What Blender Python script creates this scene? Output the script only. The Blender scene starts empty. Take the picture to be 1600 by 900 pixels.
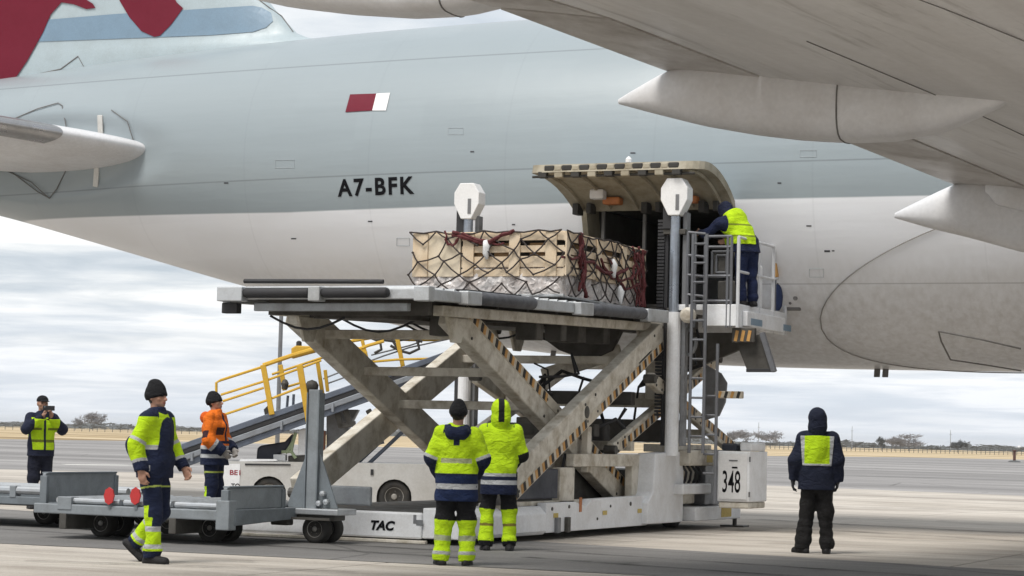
import bpy, bmesh, math, random
import numpy as np
from mathutils import Vector, Matrix, Euler
random.seed(7)
S = bpy.context.scene
COL = S.collection
# ------------------------------------------------------------------ camera
CAM_A, CAM_H, CAM_F = math.radians(24), 1.38, 3600.0      # yaw, height, focal length in photo pixels
ROLL, PITCH = math.atan(.025), math.atan(232/CAM_F)
FW0 = Vector((-math.sin(CAM_A), math.cos(CAM_A), 0)); RT0 = Vector((math.cos(CAM_A), math.sin(CAM_A), 0)); UP0 = Vector((0, 0, 1))
FW = FW0*math.cos(PITCH)+UP0*math.sin(PITCH); UU = UP0*math.cos(PITCH)-FW0*math.sin(PITCH)
RT = RT0*math.cos(ROLL)+UU*math.sin(ROLL); UP = UU*math.cos(ROLL)-RT0*math.sin(ROLL)
cam = bpy.data.cameras.new('camera'); cam_o = bpy.data.objects.new('camera', cam); COL.objects.link(cam_o)
cam.sensor_width = 36; cam.lens = 36*CAM_F/1600; cam.clip_start = .1; cam.clip_end = 12000
cam_o.matrix_world = Matrix(((RT.x, UP.x, -FW.x, 0), (RT.y, UP.y, -FW.y, 0), (RT.z, UP.z, -FW.z, CAM_H), (0, 0, 0, 1)))
S.camera = cam_o
S.render.resolution_x, S.render.resolution_y = 1024, 576
# ------------------------------------------------------------------ colour management
S.view_settings.view_transform = 'Standard'; S.view_settings.look = 'None'
S.view_settings.exposure = 0.30; S.view_settings.gamma = 1; S.view_settings.use_curve_mapping = False
S.cycles.max_bounces = 7; S.cycles.diffuse_bounces = 4; S.cycles.glossy_bounces = 3
S.cycles.transparent_max_bounces = 8; S.cycles.sample_clamp_indirect = 4
# ------------------------------------------------------------------ sky: Nishita behind broken overcast cloud
SUN_EL, SUN_AZ = math.radians(60), math.radians(194)       # azimuth clockwise from +Y
W = bpy.data.worlds.new('World'); S.world = W; W.use_nodes = True
nt = W.node_tree; nt.nodes.clear()
def wn(t, **k):
    n = nt.nodes.new(t)
    for a, b in k.items(): setattr(n, a, b)
    return n
wo = wn('ShaderNodeOutputWorld'); wb = wn('ShaderNodeBackground'); nt.links.new(wb.outputs[0], wo.inputs[0])
sky = wn('ShaderNodeTexSky', sky_type='NISHITA', sun_disc=False); sky.sun_elevation = SUN_EL; sky.sun_rotation = SUN_AZ
sky.air_density = 1.0; sky.dust_density = 2.0
tc = wn('ShaderNodeTexCoord'); sp = wn('ShaderNodeSeparateXYZ'); nt.links.new(tc.outputs['Generated'], sp.inputs[0])
def wmath(op, a, b=None, clamp=False):
    n = wn('ShaderNodeMath', operation=op, use_clamp=clamp)
    for i, v in enumerate((a, b)):
        if v is None: continue
        if isinstance(v, (int, float)): n.inputs[i].default_value = v
        else: nt.links.new(v, n.inputs[i])
    return n.outputs[0]
zz = wmath('ADD', wmath('MAXIMUM', sp.outputs[2], 0.0), 0.055)
uu, vv = wmath('DIVIDE', sp.outputs[0], zz), wmath('DIVIDE', sp.outputs[1], zz)
cb = wn('ShaderNodeCombineXYZ'); nt.links.new(uu, cb.inputs[0]); nt.links.new(vv, cb.inputs[1])
def wnoise(scale, detail, rough, off, dist=0.0):
    m = wn('ShaderNodeMapping'); m.inputs['Location'].default_value = off; nt.links.new(cb.outputs[0], m.inputs[0])
    n = wn('ShaderNodeTexNoise'); n.inputs['Scale'].default_value = scale; n.inputs['Detail'].default_value = detail
    n.inputs['Roughness'].default_value = rough; n.inputs['Distortion'].default_value = dist
    nt.links.new(m.outputs[0], n.inputs[0]); return n.outputs[0]
def wramp(fac, stops):
    r = wn('ShaderNodeValToRGB'); nt.links.new(fac, r.inputs[0]); e = r.color_ramp.elements
    while len(e) < len(stops): e.new(.5)
    for el, (p, c) in zip(e, stops): el.position = p; el.color = (*c, 1)
    return r.outputs[0]
n1 = wnoise(.55, 6, .5, (3.1, 1.7, 0), .6); n2 = wnoise(1.7, 6, .6, (9.3, 4.2, 2), .3)
shade = wramp(wmath('ADD', wmath('MULTIPLY', n1, .62), wmath('MULTIPLY', n2, .38)),
              [(.39, (.49, .55, .61)), (.46, (.62, .665, .71)), (.515, (.76, .785, .805)), (.58, (.96, .96, .95))])
cover = wramp(wnoise(.35, 5, .55, (1.4, 7.7, 5)), [(.30, (.72,)*3), (.55, (.95,)*3)])
skys = wn('ShaderNodeMix', data_type='RGBA', blend_type='MULTIPLY'); skys.inputs[0].default_value = 1
nt.links.new(sky.outputs[0], skys.inputs[6]); skys.inputs[7].default_value = (.1, .1, .1, 1)
mx = wn('ShaderNodeMix', data_type='RGBA'); nt.links.new(cover, mx.inputs[0]); nt.links.new(skys.outputs[2], mx.inputs[6]); nt.links.new(shade, mx.inputs[7])
hz = wn('ShaderNodeMix', data_type='RGBA')                   # pale air near the horizon
nt.links.new(wramp(sp.outputs[2], [(0.0, (.7,)*3), (.025, (.45,)*3), (.06, (.0,)*3)]), hz.inputs[0])
nt.links.new(mx.outputs[2], hz.inputs[6]); hz.inputs[7].default_value = (.70, .75, .83, 1)
nt.links.new(hz.outputs[2], wb.inputs[0]); wb.inputs[1].default_value = 1.0
# ------------------------------------------------------------------ sun, soft through the cloud
sl = bpy.data.lights.new('sun', 'SUN'); sl.energy = 2.6; sl.angle = math.radians(26); sl.color = (1, .96, .9)
so = bpy.data.objects.new('sun', sl); COL.objects.link(so)
sd = Vector((math.sin(SUN_AZ)*math.cos(SUN_EL), math.cos(SUN_AZ)*math.cos(SUN_EL), math.sin(SUN_EL)))
so.rotation_euler = sd.to_track_quat('Z', 'Y').to_euler(); so.location = (0, 0, 60)
# ------------------------------------------------------------------ placing helpers
def ray(px, py): return FW+RT*((px-800)/CAM_F)-UP*((py-450)/CAM_F)
def at(px, py, ax, v):
    r = ray(px, py); c = Vector((0, 0, CAM_H)); return c+r*((v-c[ax])/r[ax])
def ground(px, py): return at(px, py, 2, 0)
# ------------------------------------------------------------------ materials
MATS = {}
def nodes(name):
    m = bpy.data.materials.new(name); m.use_nodes = True; t = m.node_tree; b = t.nodes['Principled BSDF']; MATS[name] = m
    return m, t, b
def N(t, typ, ins=None, **k):
    n = t.nodes.new(typ)
    for a, b in k.items(): setattr(n, a, b)
    for a, b in (ins or {}).items():
        if hasattr(b, 'is_output'): t.links.new(b, n.inputs[a])
        else: n.inputs[a].default_value = b
    return n
def M(t, op, a, b=0.0, clamp=False): return N(t, 'ShaderNodeMath', {0: a, 1: b}, operation=op, use_clamp=clamp).outputs[0]
def ramp(t, fac, stops, interp='LINEAR'):
    r = N(t, 'ShaderNodeValToRGB', {0: fac}); r.color_ramp.interpolation = interp; e = r.color_ramp.elements
    while len(e) < len(stops): e.new(.5)
    for el, (p, c) in zip(e, stops):
        el.position = p; el.color = (c, c, c, 1) if isinstance(c, (int, float)) else (*c, 1)
    return r.outputs[0]
def mix(t, fac, a, b, blend='MIX'):
    n = N(t, 'ShaderNodeMix', {0: fac}, data_type='RGBA', blend_type=blend)
    for i, v in ((6, a), (7, b)):
        if hasattr(v, 'is_output'): t.links.new(v, n.inputs[i])
        else: n.inputs[i].default_value = (*v, 1)
    return n.outputs[2]
def noise(t, vec, scale, detail=4, rough=.55, dist=0.0):
    n = N(t, 'ShaderNodeTexNoise', {'Scale': scale, 'Detail': detail, 'Roughness': rough, 'Distortion': dist}); t.links.new(vec, n.inputs['Vector']); return n.outputs[0]
def mapping(t, vec, scale=(1, 1, 1), loc=(0, 0, 0), rot=(0, 0, 0)):
    n = N(t, 'ShaderNodeMapping', {'Location': loc, 'Rotation': rot, 'Scale': scale}); t.links.new(vec, n.inputs['Vector']); return n.outputs[0]
def bump(t, b, h, strength=.2, dist=.01):
    n = N(t, 'ShaderNodeBump', {'Strength': strength, 'Distance': dist}); t.links.new(h, n.inputs['Height']); t.links.new(n.outputs[0], b.inputs['Normal'])
def paint(name, rgb, rough=.5, metal=0.0, dirt=(.35, .30, .24), amt=.35, scale=2.5, bmp=.08, spec=.5):
    """a painted or plain surface with blotchy wear, fine grain and uneven gloss"""
    m, t, b = nodes(name)
    p = N(t, 'ShaderNodeNewGeometry').outputs['Position']
    a = noise(t, p, scale, 6, .65, .3); f = noise(t, p, scale*14, 3, .6)
    k = M(t, 'MULTIPLY', ramp(t, a, [(.42, 0.0), (.72, 1.0)]), amt)
    c = mix(t, k, rgb, tuple(min(.9, x*y) for x, y in zip(rgb, dirt)))
    c = mix(t, .22, c, ramp(t, f, [(.3, .55), (.7, 1.0)]), 'MULTIPLY')
    t.links.new(c, b.inputs['Base Color'])
    t.links.new(ramp(t, a, [(.3, max(0.05, rough-.1)), (.7, min(1, rough+.18))]), b.inputs['Roughness'])
    b.inputs['Metallic'].default_value = metal; b.inputs['Specular IOR Level'].default_value = spec
    if bmp: bump(t, b, f, bmp, .01)
    return m
# ------------------------------------------------------------------ mesh builder
class MB:
    def __init__(s): s.v, s.f, s.m = [], [], []
    def add(s, vs, fs, mi=0):
        o = len(s.v); s.v += [tuple(x) for x in vs]; s.f += [tuple(i+o for i in f) for f in fs]; s.m += [mi]*len(fs); return s
    def hexa(s, p, mi=0):                                    # 8 corners: bottom 4 then top 4
        return s.add(p, [(0, 3, 2, 1), (4, 5, 6, 7), (0, 1, 5, 4), (1, 2, 6, 5), (2, 3, 7, 6), (3, 0, 4, 7)], mi)
    def box(s, x0, x1, y0, y1, z0, z1, mi=0):
        return s.hexa([(x0, y0, z0), (x1, y0, z0), (x1, y1, z0), (x0, y1, z0), (x0, y0, z1), (x1, y0, z1), (x1, y1, z1), (x0, y1, z1)], mi)
    def beam(s, a, b, w, h, up=(0, 0, 1), mi=0):
        a, b = Vector(a), Vector(b); d = (b-a).normalized(); u = Vector(up)
        if abs(d.dot(u.normalized())) > .98: u = Vector((0, 1, 0))
        r = d.cross(u).normalized()*(w/2); u = r.cross(d).normalized()*(h/2)
        return s.hexa([a-r-u, a+r-u, b+r-u, b-r-u, a-r+u, a+r+u, b+r+u, b-r+u], mi)
    def tube(s, a, b, r, n=10, r2=None, caps=True, mi=0):
        a, b = Vector(a), Vector(b); d = (b-a).normalized(); r2 = r if r2 is None else r2
        u = d.orthogonal().normalized(); w = d.cross(u); vs = []
        for c, rr in ((a, r), (b, r2)):
            vs += [c+(u*math.cos(2*math.pi*i/n)+w*math.sin(2*math.pi*i/n))*rr for i in range(n)]
        fs = [(i, (i+1) % n, n+(i+1) % n, n+i) for i in range(n)]
        if caps: fs += [tuple(range(n))[::-1], tuple(range(n, 2*n))]
        return s.add(vs, fs, mi)
    def path(s, pts, r, n=6, mi=0, closed=False):            # a bent tube through points
        P = [Vector(p) for p in pts]; vs = []; k = len(P); u = None
        for i, p in enumerate(P):
            d = (P[min(i+1, k-1)]-P[max(i-1, 0)]).normalized()
            u = d.orthogonal().normalized() if u is None else (u-d*u.dot(d)).normalized()
            w = d.cross(u); rr = r[i] if isinstance(r, (list, tuple)) else r
            vs += [p+(u*math.cos(2*math.pi*j/n)+w*math.sin(2*math.pi*j/n))*rr for j in range(n)]
        fs = [(i*n+j, i*n+(j+1) % n, (i+1)*n+(j+1) % n, (i+1)*n+j) for i in range(k-1) for j in range(n)]
        fs += [tuple(range(n))[::-1], tuple(range((k-1)*n, k*n))]
        return s.add(vs, fs, mi)
    def lathe(s, c, axis, prof, n=20, mi=0):                 # prof: (along, radius)
        c, d = Vector(c), Vector(axis).normalized(); u = d.orthogonal().normalized(); w = d.cross(u); vs = []
        for t_, r in prof: vs += [c+d*t_+(u*math.cos(2*math.pi*j/n)+w*math.sin(2*math.pi*j/n))*r for j in range(n)]
        k = len(prof)
        fs = [(i*n+j, i*n+(j+1) % n, (i+1)*n+(j+1) % n, (i+1)*n+j) for i in range(k-1) for j in range(n)]
        if prof[0][1] > 1e-5: fs.append(tuple(range(n))[::-1])
        if prof[-1][1] > 1e-5: fs.append(tuple(range((k-1)*n, k*n)))
        return s.add(vs, fs, mi)
    def prism(s, poly, d, mi=0):                             # 3-D polygon swept by vector d
        d = Vector(d); P = [Vector(p) for p in poly]; n = len(P)
        return s.add(P+[p+d for p in P], [tuple(range(n))[::-1], tuple(range(n, 2*n))]+[(i, (i+1) % n, n+(i+1) % n, n+i) for i in range(n)], mi)
    def grid(s, rows, mi=0, close=False):
        n = len(rows[0]); vs = [p for r in rows for p in r]
        fs = [(i*n+j, i*n+j+1, (i+1)*n+j+1, (i+1)*n+j) for i in range(len(rows)-1) for j in range(n-1)]
        if close: fs += [(i*n+n-1, i*n, (i+1)*n, (i+1)*n+n-1) for i in range(len(rows)-1)]
        return s.add(vs, fs, mi)
    def mesh(s, name, mats, smooth=False):
        me = bpy.data.meshes.new(name); me.from_pydata(s.v, [], s.f)
        for m in (mats if isinstance(mats, (list, tuple)) else [mats]): me.materials.append(m)
        me.polygons.foreach_set('material_index', s.m)
        bm = bmesh.new(); bm.from_mesh(me); bmesh.ops.recalc_face_normals(bm, faces=bm.faces); bm.to_mesh(me); bm.free()
        if smooth: me.polygons.foreach_set('use_smooth', [True]*len(me.polygons))
        me.update(); return me
    def build(s, name, mats, parent=None, smooth=False, bevel=0.0, **k):
        return link(name, s.mesh(name, mats, smooth), parent, bevel, **k)
def link(name, me, parent=None, bevel=0.0, autosmooth=None, **k):
    o = bpy.data.objects.new(name, me); COL.objects.link(o)
    if parent is not None:
        o.parent = parent
        if parent.type == 'EMPTY' and not parent.get('local'): o.location = -parent.location
    if bevel:
        b = o.modifiers.new('bevel', 'BEVEL'); b.width = bevel; b.segments = 2; b.limit_method = 'ANGLE'; b.angle_limit = math.radians(40)
    for a, v in k.items(): o[a] = v
    return o
def thing(name, label, cat, loc, group=None, local=False, rz=0.0):
    """an Empty at a thing's base; parts are given in world coordinates unless local"""
    o = bpy.data.objects.new(name, None); COL.objects.link(o); o.location = loc; o.rotation_euler.z = rz; o.empty_display_size = .2
    o['label'] = label; o['category'] = cat
    if group: o['group'] = group
    if local: o['local'] = 1
    return o
def copy_tree(o, parent=None):
    c = o.copy(); COL.objects.link(c)
    if parent is not None: c.parent = parent
    for ch in list(o.children): copy_tree(ch, c)
    return c
def text_mesh(body, size, bold=0.0, shear=0.0, width=1.0, space=1.0):
    """flat lettering as a mesh in x,y, starting at 0,0"""
    cu = bpy.data.curves.new('lettering', 'FONT'); cu.body = body; cu.size = size; cu.offset = bold; cu.shear = shear; cu.resolution_u = 4; cu.space_character = space
    o = bpy.data.objects.new('lettering', cu); COL.objects.link(o); bpy.context.view_layer.update()
    me = bpy.data.meshes.new_from_object(o.evaluated_get(bpy.context.evaluated_depsgraph_get()))
    bpy.data.objects.remove(o); bpy.data.curves.remove(cu); me.materials.clear()
    for v in me.vertices: v.co.x *= width
    return me
# ------------------------------------------------------------------ ground
def gpoly(pts): return [ground(*p) for p in pts]
def sheet(name, poly, z, m, kind='structure'):
    b = MB().add([(p[0], p[1], z) for p in poly], [tuple(range(len(poly)))]); o = b.build(name, m); o['kind'] = kind; return o
def mat_concrete():
    m, t, b = nodes('concrete'); p = N(t, 'ShaderNodeNewGeometry').outputs['Position']
    ri = N(t, 'ShaderNodeObjectInfo').outputs['Random']
    big = noise(t, mapping(t, p, (.4, 1.5, 1), (0, 0, 0), (0, 0, .42)), .16, 6, .65, .5); mid = noise(t, mapping(t, p, (.5, 1.6, 1), (3, 1, 0), (0, 0, .42)), .8, 7, .65, .6); fine = noise(t, p, 30, 4, .7)
    c = ramp(t, mid, [(.28, (.38, .335, .285)), (.45, (.53, .48, .42)), (.62, (.61, .56, .495)), (.8, (.66, .61, .55))])
    c = mix(t, .6, c, ramp(t, big, [(.36, (.45, .43, .41)), (.58, (1.05, 1.05, 1.05))]), 'MULTIPLY')
    c = mix(t, .55, c, ramp(t, fine, [(.25, .5), (.6, 1.0)]), 'MULTIPLY')
    st = noise(t, mapping(t, p, (.35, 2.4, 1), (0, 7, 0), (0, 0, .45)), .5, 6, .7, 1.2)      # oil and tyre streaks
    c = mix(t, M(t, 'MULTIPLY', ramp(t, st, [(.55, 0.0), (.70, 1.0)]), .65), c, (.12, .105, .095))
    sp_ = noise(t, p, 2.2, 4, .6, .5); c = mix(t, M(t, 'MULTIPLY', ramp(t, sp_, [(.66, 0.0), (.74, 1.0)]), .55), c, (.16, .145, .13))
    rb = noise(t, mapping(t, p, (.12, 3.2, 1), (0, 3, 0), (0, 0, .42)), 1.0, 5, .6, .3); c = mix(t, M(t, 'MULTIPLY', ramp(t, rb, [(.58, 0.0), (.66, 1.0)]), .35), c, (.62, .585, .54))
    c = mix(t, M(t, 'MULTIPLY', ri, .18), c, (.30, .28, .26))
    t.links.new(c, b.inputs['Base Color']); b.inputs['Roughness'].default_value = .9; b.inputs['Specular IOR Level'].default_value = .25
    bump(t, b, fine, .35, .01); return m
def mat_asphalt(name, dark, light, red=1.0):
    m, t, b = nodes(name); p = N(t, 'ShaderNodeNewGeometry').outputs['Position']
    a = noise(t, mapping(t, p, (.4, 1.5, 1), (2, 0, 0), (0, 0, .5)), .35, 7, .65, .7); fine = noise(t, p, 45, 3, .75)
    c = ramp(t, a, [(.3, dark), (.7, light)])
    far = noise(t, mapping(t, p, (.12, 1.3, 1), (5, 0, 0), (0, 0, .42)), .075, 6, .68, .5); c = mix(t, .75, c, ramp(t, far, [(.36, .62), (.5, .9), (.62, 1.25)]), 'MULTIPLY')
    c = mix(t, .6, c, ramp(t, fine, [(.3, .45), (.65, 1.0)]), 'MULTIPLY')
    cr = N(t, 'ShaderNodeTexVoronoi', {'Scale': .16, 'Randomness': 1}, feature='DISTANCE_TO_EDGE')
    t.links.new(mapping(t, mix(t, .12, p, N(t, 'ShaderNodeTexNoise', {'Scale': .8, 'Vector': p}).outputs[1]), (1, 1, 1)), cr.inputs['Vector'])
    c = mix(t, M(t, 'MULTIPLY', ramp(t, cr.outputs[0], [(.0, 1.0), (.006, 0.0)]), .6), c, (.04, .038, .036))
    t.links.new(c, b.inputs['Base Color']); b.inputs['Roughness'].default_value = .88; b.inputs['Specular IOR Level'].default_value = .3
    bump(t, b, fine, .4, .01); return m
M_CONC = mat_concrete(); M_ASPH = mat_asphalt('asphalt', (.16, .154, .148), (.27, .26, .25)); M_TAXI = mat_asphalt('taxiway_asphalt', (.25, .24, .235), (.36, .345, .335))
m, t, b = nodes('dry_grass'); p = N(t, 'ShaderNodeNewGeometry').outputs['Position']
a = noise(t, mapping(t, p, (.25, 1, 1), (0, 0, 0), (0, 0, .42)), .05, 7, .65, .4); f = noise(t, p, 1.2, 5, .7)
c = ramp(t, a, [(.34, (.22, .165, .10)), (.46, (.42, .325, .20)), (.54, (.56, .45, .30)), (.64, (.62, .52, .37))]); c = mix(t, .4, c, ramp(t, f, [(.3, .55), (.7, 1.0)]), 'MULTIPLY')
t.links.new(c, b.inputs['Base Color']); b.inputs['Roughness'].default_value = 1; b.inputs['Specular IOR Level'].default_value = 0; M_GRASS = m
M_PLINE = paint('runway_paint', (.68, .67, .63), .8, amt=.5, dirt=(.5, .48, .45), scale=1.5)
# the land, out to the horizon
sheet('ground', [(-4500, -400), (3500, -400), (3500, 5500), (-4500, 5500)], -.02, M_GRASS)
def along(p, d): return (p[0]+RT0.x*d[0]+FW0.x*d[1], p[1]+RT0.y*d[0]+FW0.y*d[1])
def rf(r, f): return (RT0.x*r+FW0.x*f, RT0.y*r+FW0.y*f)
sheet('taxiway', [rf(-90, 25), rf(90, 25), rf(95, 320)]+gpoly([(1800, 721), (1600, 718), (1500, 716), (1400, 714), (1290, 713), (1180, 712), (900, 706), (600, 698), (300, 690), (150, 688), (20, 686), (-120, 683)])+[rf(-90, 205)], -.012, M_TAXI)
M_JOINT = paint('joint_sealant', (.06, .055, .05), .85, amt=.3)
ap = sheet('concrete_apron', [rf(-60, -15), rf(60, -15), rf(60, 30), rf(15.5, 69), rf(8, 76), rf(-6, 72), rf(-60, 64)], -.006, M_CONC)
# near slabs with recessed joints, laid parallel to the aircraft
J = .014
MB().add([(-31.2, 12.0, -.0025), (18.8, 12.0, -.0025), (18.8, 62.0, -.0025), (-31.2, 62.0, -.0025)], [(0, 1, 2, 3)]).build('joint_sealant', M_JOINT, ap)
def slab_at(x0, y0, sx, sy): return MB().box(x0+J, x0+sx-J, y0+J, y0+sy-J, -.004, .004)
for i in range(-6, 4):
    for j in range(0, 10):
        slab_at(i*5.0-1.2, 12.0+j*5.0, 5, 5).build('concrete_slab', M_CONC, ap, bevel=.006)
# asphalt strip crossing the apron, laid over it
up_ = gpoly([(20, 797), (900, 851), (1100, 862), (1600, 893)]); lo_ = gpoly([(0, 850), (230, 858), (690, 884), (1000, 900)])
def ext(a, b, k): return a+(b-a)*k
U0 = ext(up_[2], up_[0], 3); U1 = ext(up_[0], up_[3], 2.2); L0 = ext(lo_[2], lo_[0], 5); L1 = ext(lo_[0], lo_[3], 3)
rng = random.Random(3)
def wob(p, q, n):
    return [p+(q-p)*(i/n)+Vector((rng.uniform(-.05, .05), rng.uniform(-.05, .05), 0)) for i in range(1, n)]
sheet('asphalt_strip', [U0]+wob(U0, up_[1], 26)+[up_[1]]+wob(up_[1], U1, 16)+[U1, L1]+wob(L1, lo_[2], 12)+[lo_[2]]+wob(lo_[2], L0, 18)+[L0], .009, M_ASPH)
# faded white line across the taxiway
a_, b_ = ground(120, 726), ground(205, 727)
d_ = (b_-a_).normalized(); n_ = Vector((-d_.y, d_.x, 0))
sheet('taxiway_line', [a_-d_*.4, b_+d_*.3, b_+n_*1.1+d_*.3, a_+n_*1.1], -.008, M_PLINE)
for (px0, px1, yy, w_) in ((1200, 1600, 741, 1.6),):
    a_, b_ = ground(px0, yy), ground(px1+150, yy+10); d_ = (b_-a_).normalized(); n_ = Vector((-d_.y, d_.x, 0))
    sheet('taxiway_line', [a_, b_, b_+n_*w_, a_+n_*w_], -.008, mat_asphalt('worn_taxiway_paint', (.26, .255, .25), (.38, .37, .36)))

# rubber marks and oil spots on the paving
m, t, b = nodes('tyre_rubber_mark'); p = N(t, 'ShaderNodeNewGeometry').outputs['Position']
b.inputs['Base Color'].default_value = (.03, .029, .028, 1); b.inputs['Roughness'].default_value = .9; b.inputs['Specular IOR Level'].default_value = .2
uvn = N(t, 'ShaderNodeUVMap', {}, uv_map='UVMap').outputs[0]; sx = N(t, 'ShaderNodeSeparateXYZ', {0: uvn}).outputs
ed = M(t, 'MULTIPLY', M(t, 'SUBTRACT', 1.0, M(t, 'ABSOLUTE', M(t, 'SUBTRACT', M(t, 'MULTIPLY', sx[1], 2.0), 1.0))), 2.2, True)
al_ = M(t, 'MULTIPLY', M(t, 'MULTIPLY', ed, ramp(t, noise(t, p, 1.4, 6, .7), [(.35, .05), (.65, .8)])), .62); t.links.new(al_, b.inputs['Alpha']); M_MARK = m
def mark(pts, w, z, nm='tyre_mark'):
    vs, fs, uv = [], [], []
    for i, q in enumerate(pts):
        a = pts[min(i+1, len(pts)-1)]-pts[max(i-1, 0)]; n_ = Vector((-a.y, a.x, 0)).normalized()*w/2; vs += [(q.x-n_.x, q.y-n_.y, z), (q.x+n_.x, q.y+n_.y, z)]
    fs = [(2*i, 2*i+1, 2*i+3, 2*i+2) for i in range(len(pts)-1)]; me = bpy.data.meshes.new(nm); me.from_pydata(vs, [], fs); L_ = me.uv_layers.new(name='UVMap')
    for l in me.loops: L_.data[l.index].uv = (l.vertex_index//2*.3, l.vertex_index % 2)
    me.materials.append(M_MARK); return link(nm, me, ap)
rg = random.Random(4)
for k, (a, c, e, w) in enumerate((((-100, 812), (300, 838), (700, 862), .26), ((-100, 822), (300, 846), (760, 876), .26), ((850, 862), (1200, 885), (1500, 905), .24), ((820, 872), (1100, 893), (1300, 906), .24), ((1180, 812), (1400, 826), (1650, 836), .5), ((1180, 824), (1400, 835), (1650, 850), .4), ((1240, 772), (1420, 778), (1650, 786), .6), ((1250, 790), (1450, 797), (1650, 800), .35), ((40, 878), (300, 886), (560, 896), .22))):
    A0, B0, C0 = ground(*a), ground(*c), ground(*e); pts = [A0*(1-q)**2+B0*2*q*(1-q)+C0*q*q for q in [i/24 for i in range(25)]]; mark(pts, w, .0125+.0006*k)
for k in range(12):
    q = ground(rg.choice((rg.uniform(30, 700), rg.uniform(840, 1580))), rg.uniform(815, 892)); r = rg.uniform(.12, .38); mark([q+Vector((d*r, rg.uniform(-.03, .03), 0)) for d in (-1, -.5, 0, .5, 1)], r*1.3, .0195+.0006*k, 'oil_stain')
# ------------------------------------------------------------------ aircraft
CY = 37.5
_x = [-46, -38, -32, -28, -24.8, -22.4, -19.5, -16.9, -14, -11.5, -8, 20]
_b = [7.35, 6.95, 6.25, 5.55, 4.74, 4.12, 3.46, 2.94, 2.72, 2.65, 2.63, 2.63]
_t = [7.75, 7.95, 8.08, 8.2, 8.47, 8.6, 8.73, 8.79, 8.82, 8.83, 8.83, 8.83]
_xs = np.arange(-46, 20.01, .1); _k = np.ones(21)/21
def _sm(v):
    a = np.interp(_xs, _x, v); return np.convolve(np.pad(a, 10, mode='edge'), _k, 'valid')
_B, _T = _sm(_b), _sm(_t)
def sec(x):
    b, t = float(np.interp(x, _xs, _B)), float(np.interp(x, _xs, _T)); return (b+t)/2, (t-b)/2, (t-b)/2*.985
def dent(x, z):                                              # flattened seat around the tailplane root
    r = math.sqrt(((x+25.7)/3.0)**2+((z-6.42)/.78)**2); s = min(1, max(0, (1.12-r)/.42)); return .16*s*s*(3-2*s)
def surf_y(x, z):
    c, rz, ry = sec(x); q = max(-.999, min(.999, (z-c)/rz)); return CY-ry*math.sqrt(1-q*q)+dent(x, z)
def fus(x, ph, h=0.0):
    c, rz, ry = sec(x); z = c-(rz+h)*math.cos(ph); return (x, CY-(ry+h)*math.sin(ph)+(dent(x, z) if math.sin(ph) > 0 else 0), z)
def on_fus(px, py, off=.012):
    y = 35.0
    for _ in range(12): p = at(px, py, 1, y); y = surf_y(p.x, p.z)
    return Vector((p.x, y-off, p.z))
def mat_skin():
    m, t, b = nodes('aircraft_skin'); g = N(t, 'ShaderNodeNewGeometry'); p = g.outputs['Position']
    s = N(t, 'ShaderNodeSeparateXYZ', {0: p}).outputs; x, z = s[0], s[2]
    zl = M(t, 'ADD', z, M(t, 'MULTIPLY', M(t, 'MAXIMUM', M(t, 'SUBTRACT', -20.0, x), 0.0), -.02))      # the cheat line rises a little to the tail
    up = ramp(t, M(t, 'MULTIPLY', M(t, 'SUBTRACT', zl, 5.19), 40, True), [(0, 0.0), (1, 1.0)])
    n = noise(t, mapping(t, p, (.35, 1, 1.2)), 1.1, 6, .6); n2 = noise(t, mapping(t, p, (6, 6, .5)), 1.5, 4, .6)
    white = mix(t, M(t, 'MULTIPLY', ramp(t, n, [(.4, 0.0), (.75, 1.0)]), .35), (.80, .81, .84), (.68, .67, .66))
    grey = mix(t, M(t, 'MULTIPLY', ramp(t, n, [(.4, 0.0), (.75, 1.0)]), .3), (.285, .328, .350), (.25, .29, .312))
    c = mix(t, up, white, grey)
    def lines(v, step, off, w):                              # thin seams at a regular step
        f = M(t, 'ABSOLUTE', M(t, 'SUBTRACT', M(t, 'FRACT', M(t, 'DIVIDE', M(t, 'ADD', v, off), step)), .5))
        return ramp(t, f, [(0, 1.0), (w/step, 1.0), (min(1, w/step*1.6), 0.0)])
    def one(v, at_, w): return ramp(t, M(t, 'ABSOLUTE', M(t, 'SUBTRACT', v, at_)), [(0, 1.0), (w, 1.0), (w*1.5, 0.0)])
    ln = M(t, 'MAXIMUM', M(t, 'MAXIMUM', one(z, 5.78, .010), one(z, 7.86, .010)), M(t, 'MAXIMUM', one(z, 3.9, .007), M(t, 'MULTIPLY', lines(x, 2.65, 1.0, .010), .16)))
    c = mix(t, M(t, 'MULTIPLY', ln, .38), c, (.08, .085, .09))
    cell = N(t, 'ShaderNodeTexWhiteNoise', {0: N(t, 'ShaderNodeCombineXYZ', {0: M(t, 'FLOOR', M(t, 'DIVIDE', x, 1.325)), 1: M(t, 'FLOOR', M(t, 'DIVIDE', z, .64)), 2: 0.0}).outputs[0]}, noise_dimensions='3D').outputs[0]
    c = mix(t, .10, c, ramp(t, cell, [(0.0, .6), (1.0, 1.0)]), 'MULTIPLY')
    low = ramp(t, M(t, 'SUBTRACT', 4.5, z), [(0.0, 0.0), (1.0, .55)])    # greyer towards the belly, broken into streaks
    c = mix(t, M(t, 'MULTIPLY', low, ramp(t, n2, [(.35, .25), (.7, 1.0)])), c, (.42, .40, .375))
    t.links.new(c, b.inputs['Base Color']); b.inputs['Roughness'].default_value = .36
    b.inputs['Coat Weight'].default_value = .2; b.inputs['Coat Roughness'].default_value = .2
    w = noise(t, mapping(t, p, (.8, 1, 1)), 1.3, 3, .5); w2 = noise(t, mapping(t, p, (.25, 1, 2.5)), 1.6, 3, .5); bump(t, b, M(t, 'ADD', w, w2), .35, .02); return m
M_SKIN = mat_skin()
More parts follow.
